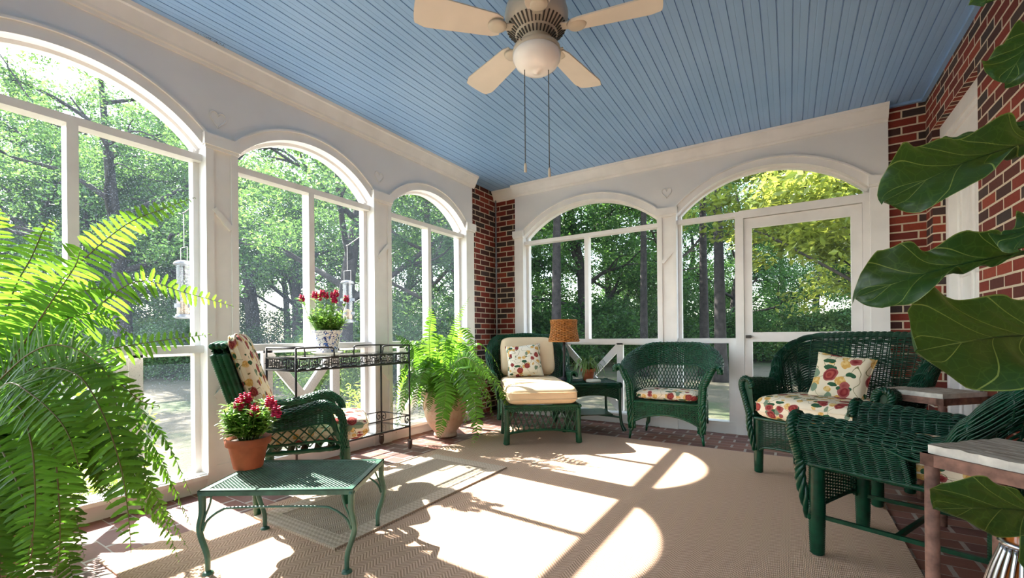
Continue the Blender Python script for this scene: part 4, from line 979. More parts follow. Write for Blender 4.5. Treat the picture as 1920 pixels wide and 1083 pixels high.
# ================================================================== PLANTS INDOORS
def urn(t, s=1.0, mat='urn'):
    if 'urn' not in M:
        n = NT('pale_terracotta_urn'); v = n.coord(); a = n.noise(v, 7, 5, .7); M['urn'] = n.fin(n.ramp(a, [(.3, (.50, .30, .20)), (.55, (.62, .44, .32)), (.7, (.72, .60, .48))]), .9, n.bump(n.noise(v, 50), .003, .4))
    m = MB(); P_ = [(0, 0), (.115, 0), (.118, .02), (.108, .035), (.125, .06), (.165, .11), (.195, .17), (.212, .24), (.217, .30), (.214, .345), (.219, .355), (.222, .37), (.218, .385), (.225, .40), (.240, .425), (.246, .445), (.240, .462), (.222, .462), (.205, .44), (.20, .40), (0, .40)]
    m.lathe([(r*s, z*s) for r, z in P_], 48)
    for k in range(10):         # swags pressed in the clay under the rim
        a0 = k*PI/5; a = np.linspace(a0, a0+PI/5, 14); r = .222*s; z = (.335-.06*np.sin(np.linspace(0, PI, 14)))*s
        m.tubes(np.stack([r*np.cos(a)*.985, r*np.sin(a)*.985, z], -1)[None], .006*s, 6)
        m.lathe([(0, -.014), (.014, 0), (0, .014)], 8, (r*.99*math.cos(a0), r*.99*math.sin(a0), .335*s))
    m.build('urn', M['urn'], t)
    g = MB(); g.lathe([(.198*s, .41*s), (.12*s, .425*s), (0, .43*s)], 24); g.build('soil', M['soil'], t)
def frond(t, pts, Lmax, n, mat, wid=1.0, droop=.25, seed=0, fwd=.25, thick=.0022, base=.12, face=0):
    "one fern frond: stem along pts, n pairs of pinnae"
    m = MB(); r = np.random.default_rng(seed); Q = spline(pts, 60); Q[:, 0] = np.maximum(Q[:, 0], XL+.05-t.location[0]); m.tubes(Q[None], np.linspace(thick, thick*.3, 60), 5, mi=1)
    d = np.r_[0, np.cumsum(np.linalg.norm(np.diff(Q, axis=0), axis=1))]; tot = d[-1]
    p = np.repeat(np.linspace(base, .995, n), 2); side = np.tile([1., -1.], n); p = p+side*.15/n
    pos = np.stack([np.interp(p*tot, d, Q[:, k]) for k in range(3)], -1); Tg = np.gradient(Q, axis=0); Tg /= np.linalg.norm(Tg, axis=1, keepdims=True)
    tt = np.stack([np.interp(p*tot, d, Tg[:, k]) for k in range(3)], -1); tt /= np.linalg.norm(tt, axis=1, keepdims=True)
    # the frond's own side vector, carried along the stem
    s0 = np.cross(Tg[20], A(0, 0, 1)*(1-face)+(A(0, 0, EYE)-Q[20]-np.array(t.location))*face*.8); s0 = s0/max(1e-6, np.linalg.norm(s0)); sd = s0-tt*(tt@s0)[:, None]; sd /= np.linalg.norm(sd, axis=1, keepdims=True)
    nn = np.cross(sd, tt); nn *= np.where(nn[:, 2:3] < -.3, 1, 1)
    L_ = Lmax*np.clip(np.sin(PI*np.clip(p, 0, 1)**.72)**.6, .0, 1)*(1-.35*p)*1.15*(.9+.2*r.random(len(p))); L_ = np.maximum(L_, .006)
    gap_ = tot*(1-base)/n; w = np.minimum(gap_*.95*wid, L_*.35)*.5
    dr = droop*(1+.5*r.normal(size=len(p)))
    dirv = sd*side[:, None]+tt*(fwd+.1*r.normal(size=len(p)))[:, None]-A(0, 0, 1)*0+nn*(-.12+.16*r.normal(size=len(p)))[:, None]; dirv /= np.linalg.norm(dirv, axis=1, keepdims=True)
    wv = tt-dirv*(tt*dirv).sum(1, keepdims=True); wv /= np.linalg.norm(wv, axis=1, keepdims=True)
    rows = [(0, .55, 0), (.12, 1.0, 0), (.3, .82, .0), (.42, 1.0, 0), (.6, .76, 0), (.72, .85, 0), (.88, .5, 0), (1, .04, 0)]
    V = []
    fold = np.cross(dirv, wv)
    for q, ww, _ in rows:
        c = pos+dirv*(L_*q)[:, None]-A(0, 0, 1)*(L_*dr*q*q)[:, None]
        V += [c-wv*(w*ww)[:, None]+fold*(w*ww*.25)[:, None], c, c+wv*(w*ww)[:, None]+fold*(w*ww*.25)[:, None]]
    V = np.stack(V, 1); V[..., 0] = np.maximum(V[..., 0], XL+.03+.02*r.random()-t.location[0]); K = len(p); nr = len(rows); i = np.arange(K*nr*3).reshape(K, nr, 3)
    F = np.concatenate([np.stack([i[:, :-1, a], i[:, 1:, a], i[:, 1:, a+1], i[:, :-1, a+1]], -1).reshape(-1, 4) for a in (0, 1)])
    m.add(V.reshape(-1, 3), F, None, False)
    o = m.build('frond', [M[mat], M['rachis']], t); return o
def rand_fronds(t, n, c, R, H, mat, seed, L0=.10, az=(0, 2*PI), el=(.2, 1.3), r0=.05, np_=38, dr=1.0):
    r = np.random.default_rng(seed)
    for k in range(n):
        a = az[0]+(az[1]-az[0])*((k+r.random()*.8)/n); e = el[0]+(el[1]-el[0])*r.random(); L = R*(.75+.45*r.random())
        d = A(math.cos(a), math.sin(a), 0); b = A(*c)+d*r0*r.random()
        up = L*math.sin(e)*.75; out = L*(.45+.55*math.cos(e)); tw = A(-d[1], d[0], 0)*r.normal()*.12*L
        sag = dr*L*(.25+.55*r.random())*(1.15-e*.55)
        P = [b, b+d*out*.25+A(0, 0, up*.62), b+d*out*.6+A(0, 0, up*.95)+tw*.4, b+d*out*.9+A(0, 0, up*.75-sag*.5)+tw*.8, b+d*out*1.08+A(0, 0, up*.4-sag*1.1)+tw]
        P[-1][2] = max(P[-1][2], .05-t.location[2]); P[-2][2] = max(P[-2][2], .07)
        frond(t, P, L0*(.8+.35*r.random()), np_, mat, 1.0, .25, seed*100+k)
# --- fern by the corner
fx, fy = -2.93, 3.40
t2 = thing('potted_fern', 'bushy sunlit fern in a pale clay urn between the cart and the chaise', 'plant', (fx, fy, .009)); urn(t2, .98)
rand_fronds(t2, 34, (0, 0, .42), .62, 0, 'fern2', 5, .085, el=(.5, 1.35), np_=34)
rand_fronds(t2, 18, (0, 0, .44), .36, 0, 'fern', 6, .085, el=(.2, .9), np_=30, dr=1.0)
rand_fronds(t2, 12, (0, 0, .42), .80, 0, 'fern2', 8, .075, el=(1.1, 1.5), np_=40, dr=.5)
def LP(t, *pts): return [PX(*p)-np.array(t.location) for p in pts]
for k, (pts, L, m) in enumerate([(((825, 720, 4.2), (845, 640, 4.15), (862, 590, 4.1), (880, 556, 4.1)), .06, 'fern2'), (((810, 720, 4.2), (805, 640, 4.1), (808, 590, 4.1), (800, 572, 4.1)), .10, 'fern2'),
    (((800, 720, 4.2), (785, 670, 4.1), (760, 640, 4.1), (735, 625, 4.1)), .07, 'fern'), (((825, 715, 4.0), (830, 690, 3.8), (835, 740, 3.75), (828, 790, 3.75), (822, 822, 3.8)), .11, 'fern'),
    (((840, 715, 4.0), (860, 690, 3.75), (885, 740, 3.6), (895, 800, 3.6), (885, 835, 3.6)), .11, 'fern'), (((835, 700, 4.0), (870, 670, 3.8), (900, 690, 3.7), (925, 715, 3.65)), .09, 'fern')]):
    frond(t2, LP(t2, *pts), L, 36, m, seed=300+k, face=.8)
# --- the large fern in front
t1 = thing('potted_fern', 'huge arching fern in a clay urn at the near end of the cart side wall', 'plant', (-2.80, .36, 0)); urn(t1, 1.04)
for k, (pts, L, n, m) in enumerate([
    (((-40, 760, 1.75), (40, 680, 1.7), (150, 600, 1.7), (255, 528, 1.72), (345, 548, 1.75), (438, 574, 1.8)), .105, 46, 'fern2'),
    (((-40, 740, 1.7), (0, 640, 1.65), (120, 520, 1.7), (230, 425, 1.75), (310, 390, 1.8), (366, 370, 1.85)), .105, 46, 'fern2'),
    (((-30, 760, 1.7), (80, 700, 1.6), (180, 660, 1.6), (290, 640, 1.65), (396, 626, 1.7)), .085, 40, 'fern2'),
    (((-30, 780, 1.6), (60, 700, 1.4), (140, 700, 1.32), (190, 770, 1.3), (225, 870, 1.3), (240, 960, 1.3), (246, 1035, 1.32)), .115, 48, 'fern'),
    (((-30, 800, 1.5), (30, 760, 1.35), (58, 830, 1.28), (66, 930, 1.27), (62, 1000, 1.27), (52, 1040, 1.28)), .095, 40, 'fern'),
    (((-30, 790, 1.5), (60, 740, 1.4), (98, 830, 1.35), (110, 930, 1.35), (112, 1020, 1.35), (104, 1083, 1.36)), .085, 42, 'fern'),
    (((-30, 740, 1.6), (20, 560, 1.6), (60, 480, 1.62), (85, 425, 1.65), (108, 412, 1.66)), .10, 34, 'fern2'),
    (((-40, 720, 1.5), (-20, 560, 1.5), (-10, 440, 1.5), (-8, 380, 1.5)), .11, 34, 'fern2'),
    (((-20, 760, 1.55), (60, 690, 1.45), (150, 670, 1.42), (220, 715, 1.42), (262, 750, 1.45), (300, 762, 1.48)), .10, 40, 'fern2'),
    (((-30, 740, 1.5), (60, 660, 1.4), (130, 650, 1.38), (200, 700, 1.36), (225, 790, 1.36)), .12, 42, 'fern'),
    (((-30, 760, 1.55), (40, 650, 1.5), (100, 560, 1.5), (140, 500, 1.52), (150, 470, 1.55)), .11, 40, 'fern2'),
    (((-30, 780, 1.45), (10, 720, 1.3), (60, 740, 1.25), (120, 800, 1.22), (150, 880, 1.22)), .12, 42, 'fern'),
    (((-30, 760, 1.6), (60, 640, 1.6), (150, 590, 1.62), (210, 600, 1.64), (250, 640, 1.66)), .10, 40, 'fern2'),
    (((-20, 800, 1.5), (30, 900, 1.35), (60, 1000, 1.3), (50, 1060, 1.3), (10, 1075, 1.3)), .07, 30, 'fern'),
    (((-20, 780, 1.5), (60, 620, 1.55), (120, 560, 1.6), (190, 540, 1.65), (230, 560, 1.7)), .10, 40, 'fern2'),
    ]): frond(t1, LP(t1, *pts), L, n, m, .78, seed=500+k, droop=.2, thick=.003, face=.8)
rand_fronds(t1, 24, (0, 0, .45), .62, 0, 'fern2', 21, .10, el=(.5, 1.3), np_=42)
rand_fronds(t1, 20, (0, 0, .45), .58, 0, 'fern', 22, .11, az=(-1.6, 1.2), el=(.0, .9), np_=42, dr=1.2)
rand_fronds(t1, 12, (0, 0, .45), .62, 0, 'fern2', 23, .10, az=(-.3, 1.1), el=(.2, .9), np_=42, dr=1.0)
# --- snapdragon pots
def snapdragons(t, z0, R, H, heads, seed, nst=34):
    r = np.random.default_rng(seed); m = MB()
    st = [(h[0], h[1], h[2], 1) for h in heads]+[(R*1.15*math.cos(a)*q, R*1.15*math.sin(a)*q, z0+H*(.5+.6*r.random()), 0) for a, q in zip(r.random(nst)*2*PI, np.sqrt(r.random(nst)))]
    for x, y, z, hd in st:
        b = A(x*.35, y*.35, z0-.01); P = spline([b, A(x*.75, y*.75, z0+(z-z0)*.5), A(x, y, z)], 10); m.tubes(P[None], .0022, 5, mi=1)
        n = 20; q = .12+.86*r.random(n); pos = np.stack([np.interp(q*9, np.arange(10), P[:, k]) for k in range(3)], -1)
        a = r.random(n)*2*PI; e = .1+.6*r.random(n); d = np.stack([np.cos(a)*np.cos(e), np.sin(a)*np.cos(e), np.sin(e)], -1); L = (.042+.034*r.random(n))*(1.15-.4*q)
        sv = np.cross(d, [0, 0, 1]); sv /= np.linalg.norm(sv, axis=1, keepdims=True); w = L*.16; up = np.cross(sv, d)
        rows = [(0, .3, 0), (.35, 1, .06), (.75, .7, .02), (1, .05, -.12)]; V = []
        for qq, ww, u_ in rows:
            c = pos+d*(L*qq)[:, None]+up*(L*u_)[:, None]; V += [c-sv*(w*ww)[:, None]+up*(w*.3*ww)[:, None], c, c+sv*(w*ww)[:, None]+up*(w*.3*ww)[:, None]]
        V = np.stack(V, 1); i = np.arange(n*12).reshape(n, 4, 3)
        m.add(V.reshape(-1, 3), np.concatenate([np.stack([i[:, :-1, k], i[:, 1:, k], i[:, 1:, k+1], i[:, :-1, k+1]], -1).reshape(-1, 4) for k in (0, 1)]), None, True)
    m.build('foliage', [M['snap_leaf'], M['stem']], t)
    for x, y, z in heads:
        f = MB()
        for k in range(13):
            a = k*2.4; zz = z-.022+.045*k/13; rr = .013*(1-.55*k/13); c = A(x+rr*math.cos(a), y+rr*math.sin(a), zz)
            for pz in (-1, 1):       # two lips of each blossom
                def P(u, v): th = u*PI*2; ph = (v-.5)*PI; s_ = .0105*(1-.35*k/13)*(1+.18*np.sin(th*5)); q = np.stack([np.cos(th)*np.cos(ph)*s_, np.sin(th)*np.cos(ph)*s_, np.sin(ph)*s_*.55], -1); return q+c+A(math.cos(a), math.sin(a), 0)*.005+A(0, 0, pz*.005)
                f.grid(P, 10, 5)
        f.build('flower_spike', M['flower'], t)
def clay_pot(t, R=.082, H=.15):
    m = MB(); m.lathe([(0, 0), (R*.66, 0), (R*.69, .004), (R*.92, H*.74), (R*.93, H*.75), (R*1.02, H*.755), (R*1.05, H*.77), (R*1.09, H*.98), (R*1.06, H), (R*.98, H), (R*.95, H*.88), (0, H*.88)], 40); m.build('clay_pot', M['terracotta'], t)
    g = MB(); g.lathe([(R*.95, H*.885), (R*.5, H*.91), (0, H*.9)], 20); g.build('soil', M['soil'], t)
p0 = PX(466, 893, 2.19); pa = (p0[0], p0[1], mH+.0)
tp_ = thing('potted_snapdragon', 'magenta snapdragons in a red clay pot on the green mesh table', 'plant', pa); clay_pot(tp_, .094, .150)
hd = [PX(px, py, c)-A(*pa) for px, py, c in ((455, 748, 2.2), (447, 757, 2.16), (463, 745, 2.22), (478, 770, 2.15), (472, 765, 2.2), (506, 752, 2.15), (512, 760, 2.2), (518, 770, 2.12))]
hd = [(h[0], h[1], h[2]) for h in hd]
snapdragons(tp_, .145, .10, .17, hd, 3, 40)
q0 = PX(615, 655, 3.53); pa = (-3.04, q0[1]-.0, .872)
q0 = PX(614, 657, 3.45); pa = (q0[0], q0[1], .870)
tb = thing('potted_snapdragon', 'magenta snapdragons in a blue and white china pot on top of the black cart', 'plant', pa)
n = NT('blue_white_china'); v = n.coord(); w1 = n.noise(v, 26, 2, .5); w2 = n.noise(n.map(v, (1, 1, 1), loc=(5, 2, 1)), 38, 1, .5)
a = n.math('LESS_THAN', n.math('ABSOLUTE', n.math('SUBTRACT', w1, .52)), .022); b = n.math('GREATER_THAN', w2, .63)
c = n.mix(a, (.82, .81, .78), (.015, .03, .20)); c = n.mix(b, c, (.06, .16, .48)); M['china'] = n.fin(c, .15)
m = MB(); m.lathe([(0, .012), (.072, .012), (.078, .018), (.074, .03), (.078, .05), (.088, .10), (.092, .135), (.098, .155), (.112, .178), (.114, .184), (.108, .186), (.096, .17), (.085, .15), (0, .15)], 40, lobes=8, amp=.012); m.build('china_pot', M['china'], tb)
m = MB(); m.lathe([(0, 0), (.08, 0), (.115, .012), (.118, .017), (.08, .009), (0, .008)], 40); m.build('saucer', M['globe'], tb)
m = MB(); m.lathe([(.09, .158), (0, .165)], 20); m.build('soil', M['soil'], tb)
hd = [tuple(PX(px, py, c_)-A(*pa)) for px, py, c_ in ((566, 558, 3.5), (590, 552, 3.4), (598, 556, 3.5), (604, 549, 3.4), (611, 553, 3.5), (624, 553, 3.45), (627, 561, 3.4), (630, 549, 3.5), (649, 559, 3.45))]
snapdragons(tb, .16, .13, .17, hd, 4, 44)
# --- strap leaved plant on the side table
pa = on_table(.30, .30); ts = thing('potted_strap_plant', 'small trailing strap leaved plant in a clay pot on the wicker side table', 'plant', pa); clay_pot(ts, .075, .13)
m = MB(); r = np.random.default_rng(9)
for k in range(42):
    a = r.random()*2*PI; L = .12+.10*r.random(); e = r.random(); d = A(math.cos(a), math.sin(a), 0); b = A(0, 0, .12)+d*.03*r.random()
    C = spline([b, b+d*L*.35+A(0, 0, L*(.25+.5*e)), b+d*L*.75+A(0, 0, L*(.1+.45*e)), b+d*L*(.95)+A(0, 0, L*(-.55+.7*e))], 10); sd = A(-d[1], d[0], 0); w = np.interp(np.linspace(0, 1, 10), [0, .3, .8, 1], [.005, .008, .007, .001])
    V = np.stack([C-sd*w[:, None]+A(0, 0, .002), C, C+sd*w[:, None]+A(0, 0, .002)], 1); i = np.arange(30).reshape(10, 3); m.add(V.reshape(-1, 3), np.concatenate([np.stack([i[:-1, q], i[1:, q], i[1:, q+1], i[:-1, q+1]], -1) for q in (0, 1)]))
m.build('foliage', M['succulent'], ts)
# --- fiddle leaf fig
n = NT('fiddle_leaf'); uv = n.n('UVMap').outputs[0]; sp = n.n('SeparateXYZ'); n.l(uv, sp.inputs[0]); u_, v_ = sp.outputs[0], sp.outputs[1]
av = n.math('ABSOLUTE', v_); mid = n.math('LESS_THAN', av, n.math('ADD', .008, n.math('MULTIPLY', n.math('SUBTRACT', 1, u_), .010)))
wob = n.math('MULTIPLY', n.noise(n.coord(), 9, 1), .25)
lat = n.math('FRACT', n.math('ADD', n.math('SUBTRACT', n.math('MULTIPLY', u_, 5.5), n.math('MULTIPLY', n.math('POWER', av, .8), 1.5)), wob)); latl = n.math('LESS_THAN', n.math('ABSOLUTE', n.math('SUBTRACT', lat, .5)), .014)
edge = n.math('GREATER_THAN', av, .975)
fine = n.n('TexVoronoi', feature='DISTANCE_TO_EDGE'); n.l(n.coord(), fine.inputs['Vector']); fine.inputs['Scale'].default_value = 55
fl = n.math('MULTIPLY', n.math('LESS_THAN', fine.outputs[0], .035), .22)
ns = n.noise(n.coord(), 6, 3); base = n.mix(ns, (.006, .025, .008), (.018, .062, .012)); c = n.mix(fl, base, (.10, .20, .04)); k = n.math('MAXIMUM', n.math('MAXIMUM', mid, n.math('MULTIPLY', latl, .75)), n.math('MULTIPLY', edge, .6)); c = n.mix(k, c, (.22, .30, .07))
h = n.math('SUBTRACT', n.math('MULTIPLY', k, 1.0), n.math('MULTIPLY', ns, 1.0)); tc = n.mix(k, (.16, .32, .03), (.5, .6, .1))
M['fig'] = n.fin(c, .38, n.bump(h, .004, .5), 0, .45, .2, tc)
tf = thing('fiddle_leaf_fig', 'tall fiddle leaf fig with huge glossy veined leaves beside the near stone topped table', 'plant', (.66, 1.06, 0)); o_ = np.array(tf.location)
def fig_leaf(base, tip, W, nrm, curl=.12, wave=.02, seed=0, bend=.06):
    base, tip, nrm = A(*base), A(*tip), A(*nrm); ax = tip-base; L = np.linalg.norm(ax); ax /= L; nrm = nrm-ax*(nrm@ax); nrm /= np.linalg.norm(nrm); sd = np.cross(nrm, ax); r = np.random.default_rng(seed); ph = r.random(4)*6.28
    def P(u, v):
        x = v*2-1; w = np.interp(u, [0, .05, .15, .28, .42, .55, .70, .82, .92, .975, 1], [.05, .28, .50, .52, .58, .78, .98, 1.0, .72, .34, .02])
        z = bend*L*np.sin(PI*u)+curl*W*(x*x)*np.sin(PI*np.clip(u, .05, .95))*1.0-.03*L*u**3+wave*np.sin(u*13+ph[0]+x)*np.abs(x)**1.5+wave*.5*np.sin(u*27+ph[1])*np.abs(x)**3-.05*W*np.exp(-(x/.08)**2)*0
        q = np.abs((u*5.5-np.abs(x)**.8*1.5) % 1-.5)*2; z = z+.006*(q-.5)*np.minimum(1, np.abs(x)*3)*(u > .05)*(u < .95)
        return base+ax*(L*u)[:, None]+sd*(x*w*W/2*(1+.03*np.sin(u*19+ph[2])))[:, None]+nrm*z[:, None]-o_
    m = MB(); nu, nv = 60, 28; u, v = np.meshgrid(np.linspace(0, 1, nu+1), np.linspace(0, 1, nv+1), indexing='ij'); V = P(u.ravel(), v.ravel()); i = np.arange((nu+1)*(nv+1)).reshape(nu+1, nv+1)
    m.add(V, np.stack([i[:-1, :-1], i[1:, :-1], i[1:, 1:], i[:-1, 1:]], -1).reshape(-1, 4), np.stack([u.ravel(), v.ravel()*2-1], 1))
    uu = np.linspace(0, .97, 20); mr = P(uu, uu*0+.5); m.tubes((mr-nrm*.001)[None], np.linspace(.0028, .0008, 20), 6)
    o = m.build('leaf', M['fig'], tf); return base-o_
stemc = PX(2090, 600, .80)
leaves = [
    # base px, tip px, width, normal (rough)
    ((1990, 262, .80), (1664, 366, .76), .125, (.15, -.80, .62), .25, .016),
    ((1990, 225, .86), (1745, 290, .92), .085, (.1, -.6, .75), -.2, .02),
    ((1950, 470, .74), (1606, 552, .80), .105, (.2, -.75, .60), .35, .018),
    ((2010, 640, .80), (1729, 650, .70), .20, (.0, -.85, .50), .12, .014),
    ((2040, 985, .78), (1756, 948, .74), .105, (.1, -.62, .78), .1, .010),
    ((1985, 30, .78), (1884, 148, .74), .085, (-.4, -.9, .2), .2, .01),
    ((2030, -60, .80), (1850, -2, .76), .10, (.1, -.6, .8), .1, .01),
    ((1985, 400, .70), (1905, 462, .66), .06, (-.7, -.6, .2), .3, .01),
    ((2060, 500, .85), (2230, 420, .9), .16, (0, -.6, .8), .1, .02), ((2080, 300, .85), (2300, 200, .8), .16, (0, -.6, .8), .1, .02),
    ((2080, 700, .85), (2260, 760, .8), .16, (0, -.6, .8), .1, .02), ((2080, 850, .85), (1990, 1120, .95), .15, (.2, .3, .9), .1, .02),
    ((2080, 60, .85), (2200, -120, .9), .16, (0, -.6, .8), .1, .02)]
bs = []
for k, (b, tpx, W, nr, cu, wa) in enumerate(leaves): bs.append(fig_leaf(PX(*b), PX(*tpx), W, nr, cu, wa, 40+k))
top = PX(2085, -60, .82)-o_; m = MB(); tr_pts = spline([A(0, 0, .30), A(-.015, .01, .6), (PX(2085, 600, .82)-o_), (PX(2080, 300, .82)-o_), top], 40)
m.tubes(tr_pts[None], np.linspace(.014, .006, 40), 10)
for b in bs:
    j = np.argmin(np.abs(tr_pts[:, 2]-(b[2]-.02))); m.tubes(spline([tr_pts[j], (tr_pts[j]+b)/2+A(0, 0, -.012), b], 10)[None], .0032, 7)
m.build('trunk', M['stem'], tf)
m = MB(); m.lathe([(0, 0), (.10, 0), (.13, .16), (.145, .30), (.15, .31), (.14, .315), (.13, .29), (0, .285)], 36); m.build('planter', M['terracotta'], tf)
# --- slatted metal lantern
ql = PX(1925, 1018, 1.12)
tl = thing('slatted_lantern', 'flared silver slatted metal lantern with an amber glass top under the lowest fig leaf', 'lantern', (ql[0], ql[1], 0)); z1 = ql[2]
m = MB()
for k in range(22):
    a = 2*PI*k/22; m.tubes(spline([(.040*math.cos(a), .040*math.sin(a), z1-.01), (.066*math.cos(a), .066*math.sin(a), z1-.10), (.10*math.cos(a), .10*math.sin(a), z1-.27), (.12*math.cos(a), .12*math.sin(a), .01)], 16)[None], .006, 4)
m.build('slats', M['chrome'], tl)
a = np.linspace(0, 2*PI, 40, endpoint=False)
for r_, z in ((.044, z1-.004), (.122, .012)): m = MB(); m.tubes(np.stack([r_*np.cos(a), r_*np.sin(a), z+0*a], -1)[None], .008, 6, closed=True); m.build('ring', M['chrome'], tl)
m = MB(); m.lathe([(.0, z1-.3), (.05, z1-.28), (.055, z1-.15), (.036, z1-.02), (.036, z1+.03), (.03, z1+.034), (0, z1+.03)], 28); m.build('amber_glass', simple('amber_glass', (.45, .13, .02), .12, trans=.3, tcol=(.9, .35, .05)), tl)
# --- bird feeders outside
def feeder(px, py, c, hp, label):
    q = PX(px, 485, c); t = thing('bird_feeder', label, 'bird feeder', (q[0], q[1], 1.14), group='tube bird feeders'); S = M.setdefault('zinc', simple('dull_zinc', (.22, .24, .27), .4, .7))
    m = MB(); m.lathe([(.0, .40), (.03, .405), (.055, .395), (.062, .385), (.062, .375), (0, .375)], 28); m.build('lid', S, t)
    g = NT('feeder_tube') if 'ftube' not in M else None
    if g: 
        d = g.n('BsdfGlossy'); d.inputs['Roughness'].default_value = .15; tr = g.n('BsdfTransparent'); tr.inputs[0].default_value = (.85, .88, .92, 1); mx = g.n('MixShader'); mx.inputs[0].default_value = .10; g.l(tr.outputs[0], mx.inputs[1]); g.l(d.outputs[0], mx.inputs[2]); g.l(mx.outputs[0], g.out.inputs[0]); M['ftube'] = g.m
    m = MB(); m.lathe([(.045, .03), (.045, .376)], 28); m.build('clear_tube', M['ftube'], t)
    m = MB(); m.lathe([(0, 0), (.05, 0), (.056, .008), (.05, .03), (0, .03)], 28)
    for k in range(4):
        a = k*PI/2+.4; m.bar((0, 0, .012), (.085*math.cos(a), .085*math.sin(a), .012), .006, .006)
        for z in (.09, .22): m.bar((.04*math.cos(a), .04*math.sin(a), z), (.07*math.cos(a), .07*math.sin(a), z), .02, .025)
    m.build('base', S, t)
    m = MB(); m.lathe([(0, .03), (.040, .03), (.040, .12), (0, .13)], 16); m.build('seed', simple('bird_seed', (.35, .24, .14), .9, var=.6, vs=150) if 'bird_seed' not in bpy.data.materials else bpy.data.materials['bird_seed'], t)
    m = MB(); m.tubes(A([(-.05, 0, .39), (-.05, 0, .50), (.05, 0, .50), (.05, 0, .39)])[None], .002, 5); m.tubes(A([(0, 0, .50), (0, 0, .74)])[None], .0018, 5); m.build('hanger', simple('pale_wire', (.6, .6, .58), .4) if 'pale_wire' not in bpy.data.materials else bpy.data.materials['pale_wire'], t)
    h = PX(*hp)-np.array(t.location); m = MB(); m.tubes(spline([(-.004, 0, .73), (.0, 0, .745), (.01, 0, .74), tuple(h)], 16)[None], .004, 6); m.build('wall_hook', M['dark_metal'], t)
feeder(345, 0, 3.10, (381, 370, 3.19), 'clear tube bird feeder hanging outside the arch behind the large fern')
feeder(651, 0, 4.25, (694, 430, 4.29), 'clear tube bird feeder hanging outside behind the blue and white flower pot')
# ================================================================== OUTDOORS
GZ = -.42
g = MB(); P = lambda u, v: np.stack([-70+140*u, -50+150*v, GZ+.0*u+np.where(np.hypot(-70+140*u+1, -50+150*v-1.5) > 9, .12*np.sin(u*40)*np.sin(v*37), 0)], -1); g.grid(P, 120, 120)
n = NT('lawn'); v = n.coord(); a = n.noise(v, .35, 4, .6); b = n.noise(v, 14, 4, .7); c = n.ramp(a, [(.38, (.06, .09, .03)), (.48, (.12, .10, .065)), (.6, (.18, .145, .105))]); c = n.mix(n.math('MULTIPLY', b, .6), c, (.06, .07, .03)); gl = g.build('ground', n.fin(c, .95, n.bump(b, .05, .8)))  # lawn and earth tones darkened to stand in for missing tree shade
struct(gl, 'shaded lawn and bare earth around the porch', 'ground')
def leaf_cloud(mb, centers, rad, per, size, r, flat=.6, aspect=.5, mi=0):
    K = len(centers); N = K*per; c = np.repeat(np.asarray(centers), per, 0); rr = np.repeat(np.broadcast_to(rad, K), per)
    d = r.normal(size=(N, 3)); d /= np.linalg.norm(d, axis=1, keepdims=True); p = c+d*(rr*(r.random(N)**.45))[:, None]*A(1, 1, flat)
    ax = r.normal(size=(N, 3))*A(1, 1, .6); ax /= np.linalg.norm(ax, axis=1, keepdims=True); nr = r.normal(size=(N, 3))+A(0, 0, .9); sd = np.cross(ax, nr); sd /= np.linalg.norm(sd, axis=1, keepdims=True); L = size*(.6+.8*r.random(N)); up = np.cross(sd, ax)
    V = np.stack([p-ax*L[:, None]*.5, p+sd*(L*aspect*.5)[:, None]+up*(L*.08)[:, None], p+ax*L[:, None]*.5, p-sd*(L*aspect*.5)[:, None]+up*(L*.08)[:, None]], 1)
    mb.add(V.reshape(-1, 3), np.arange(N*4).reshape(N, 4), None, False, mi)
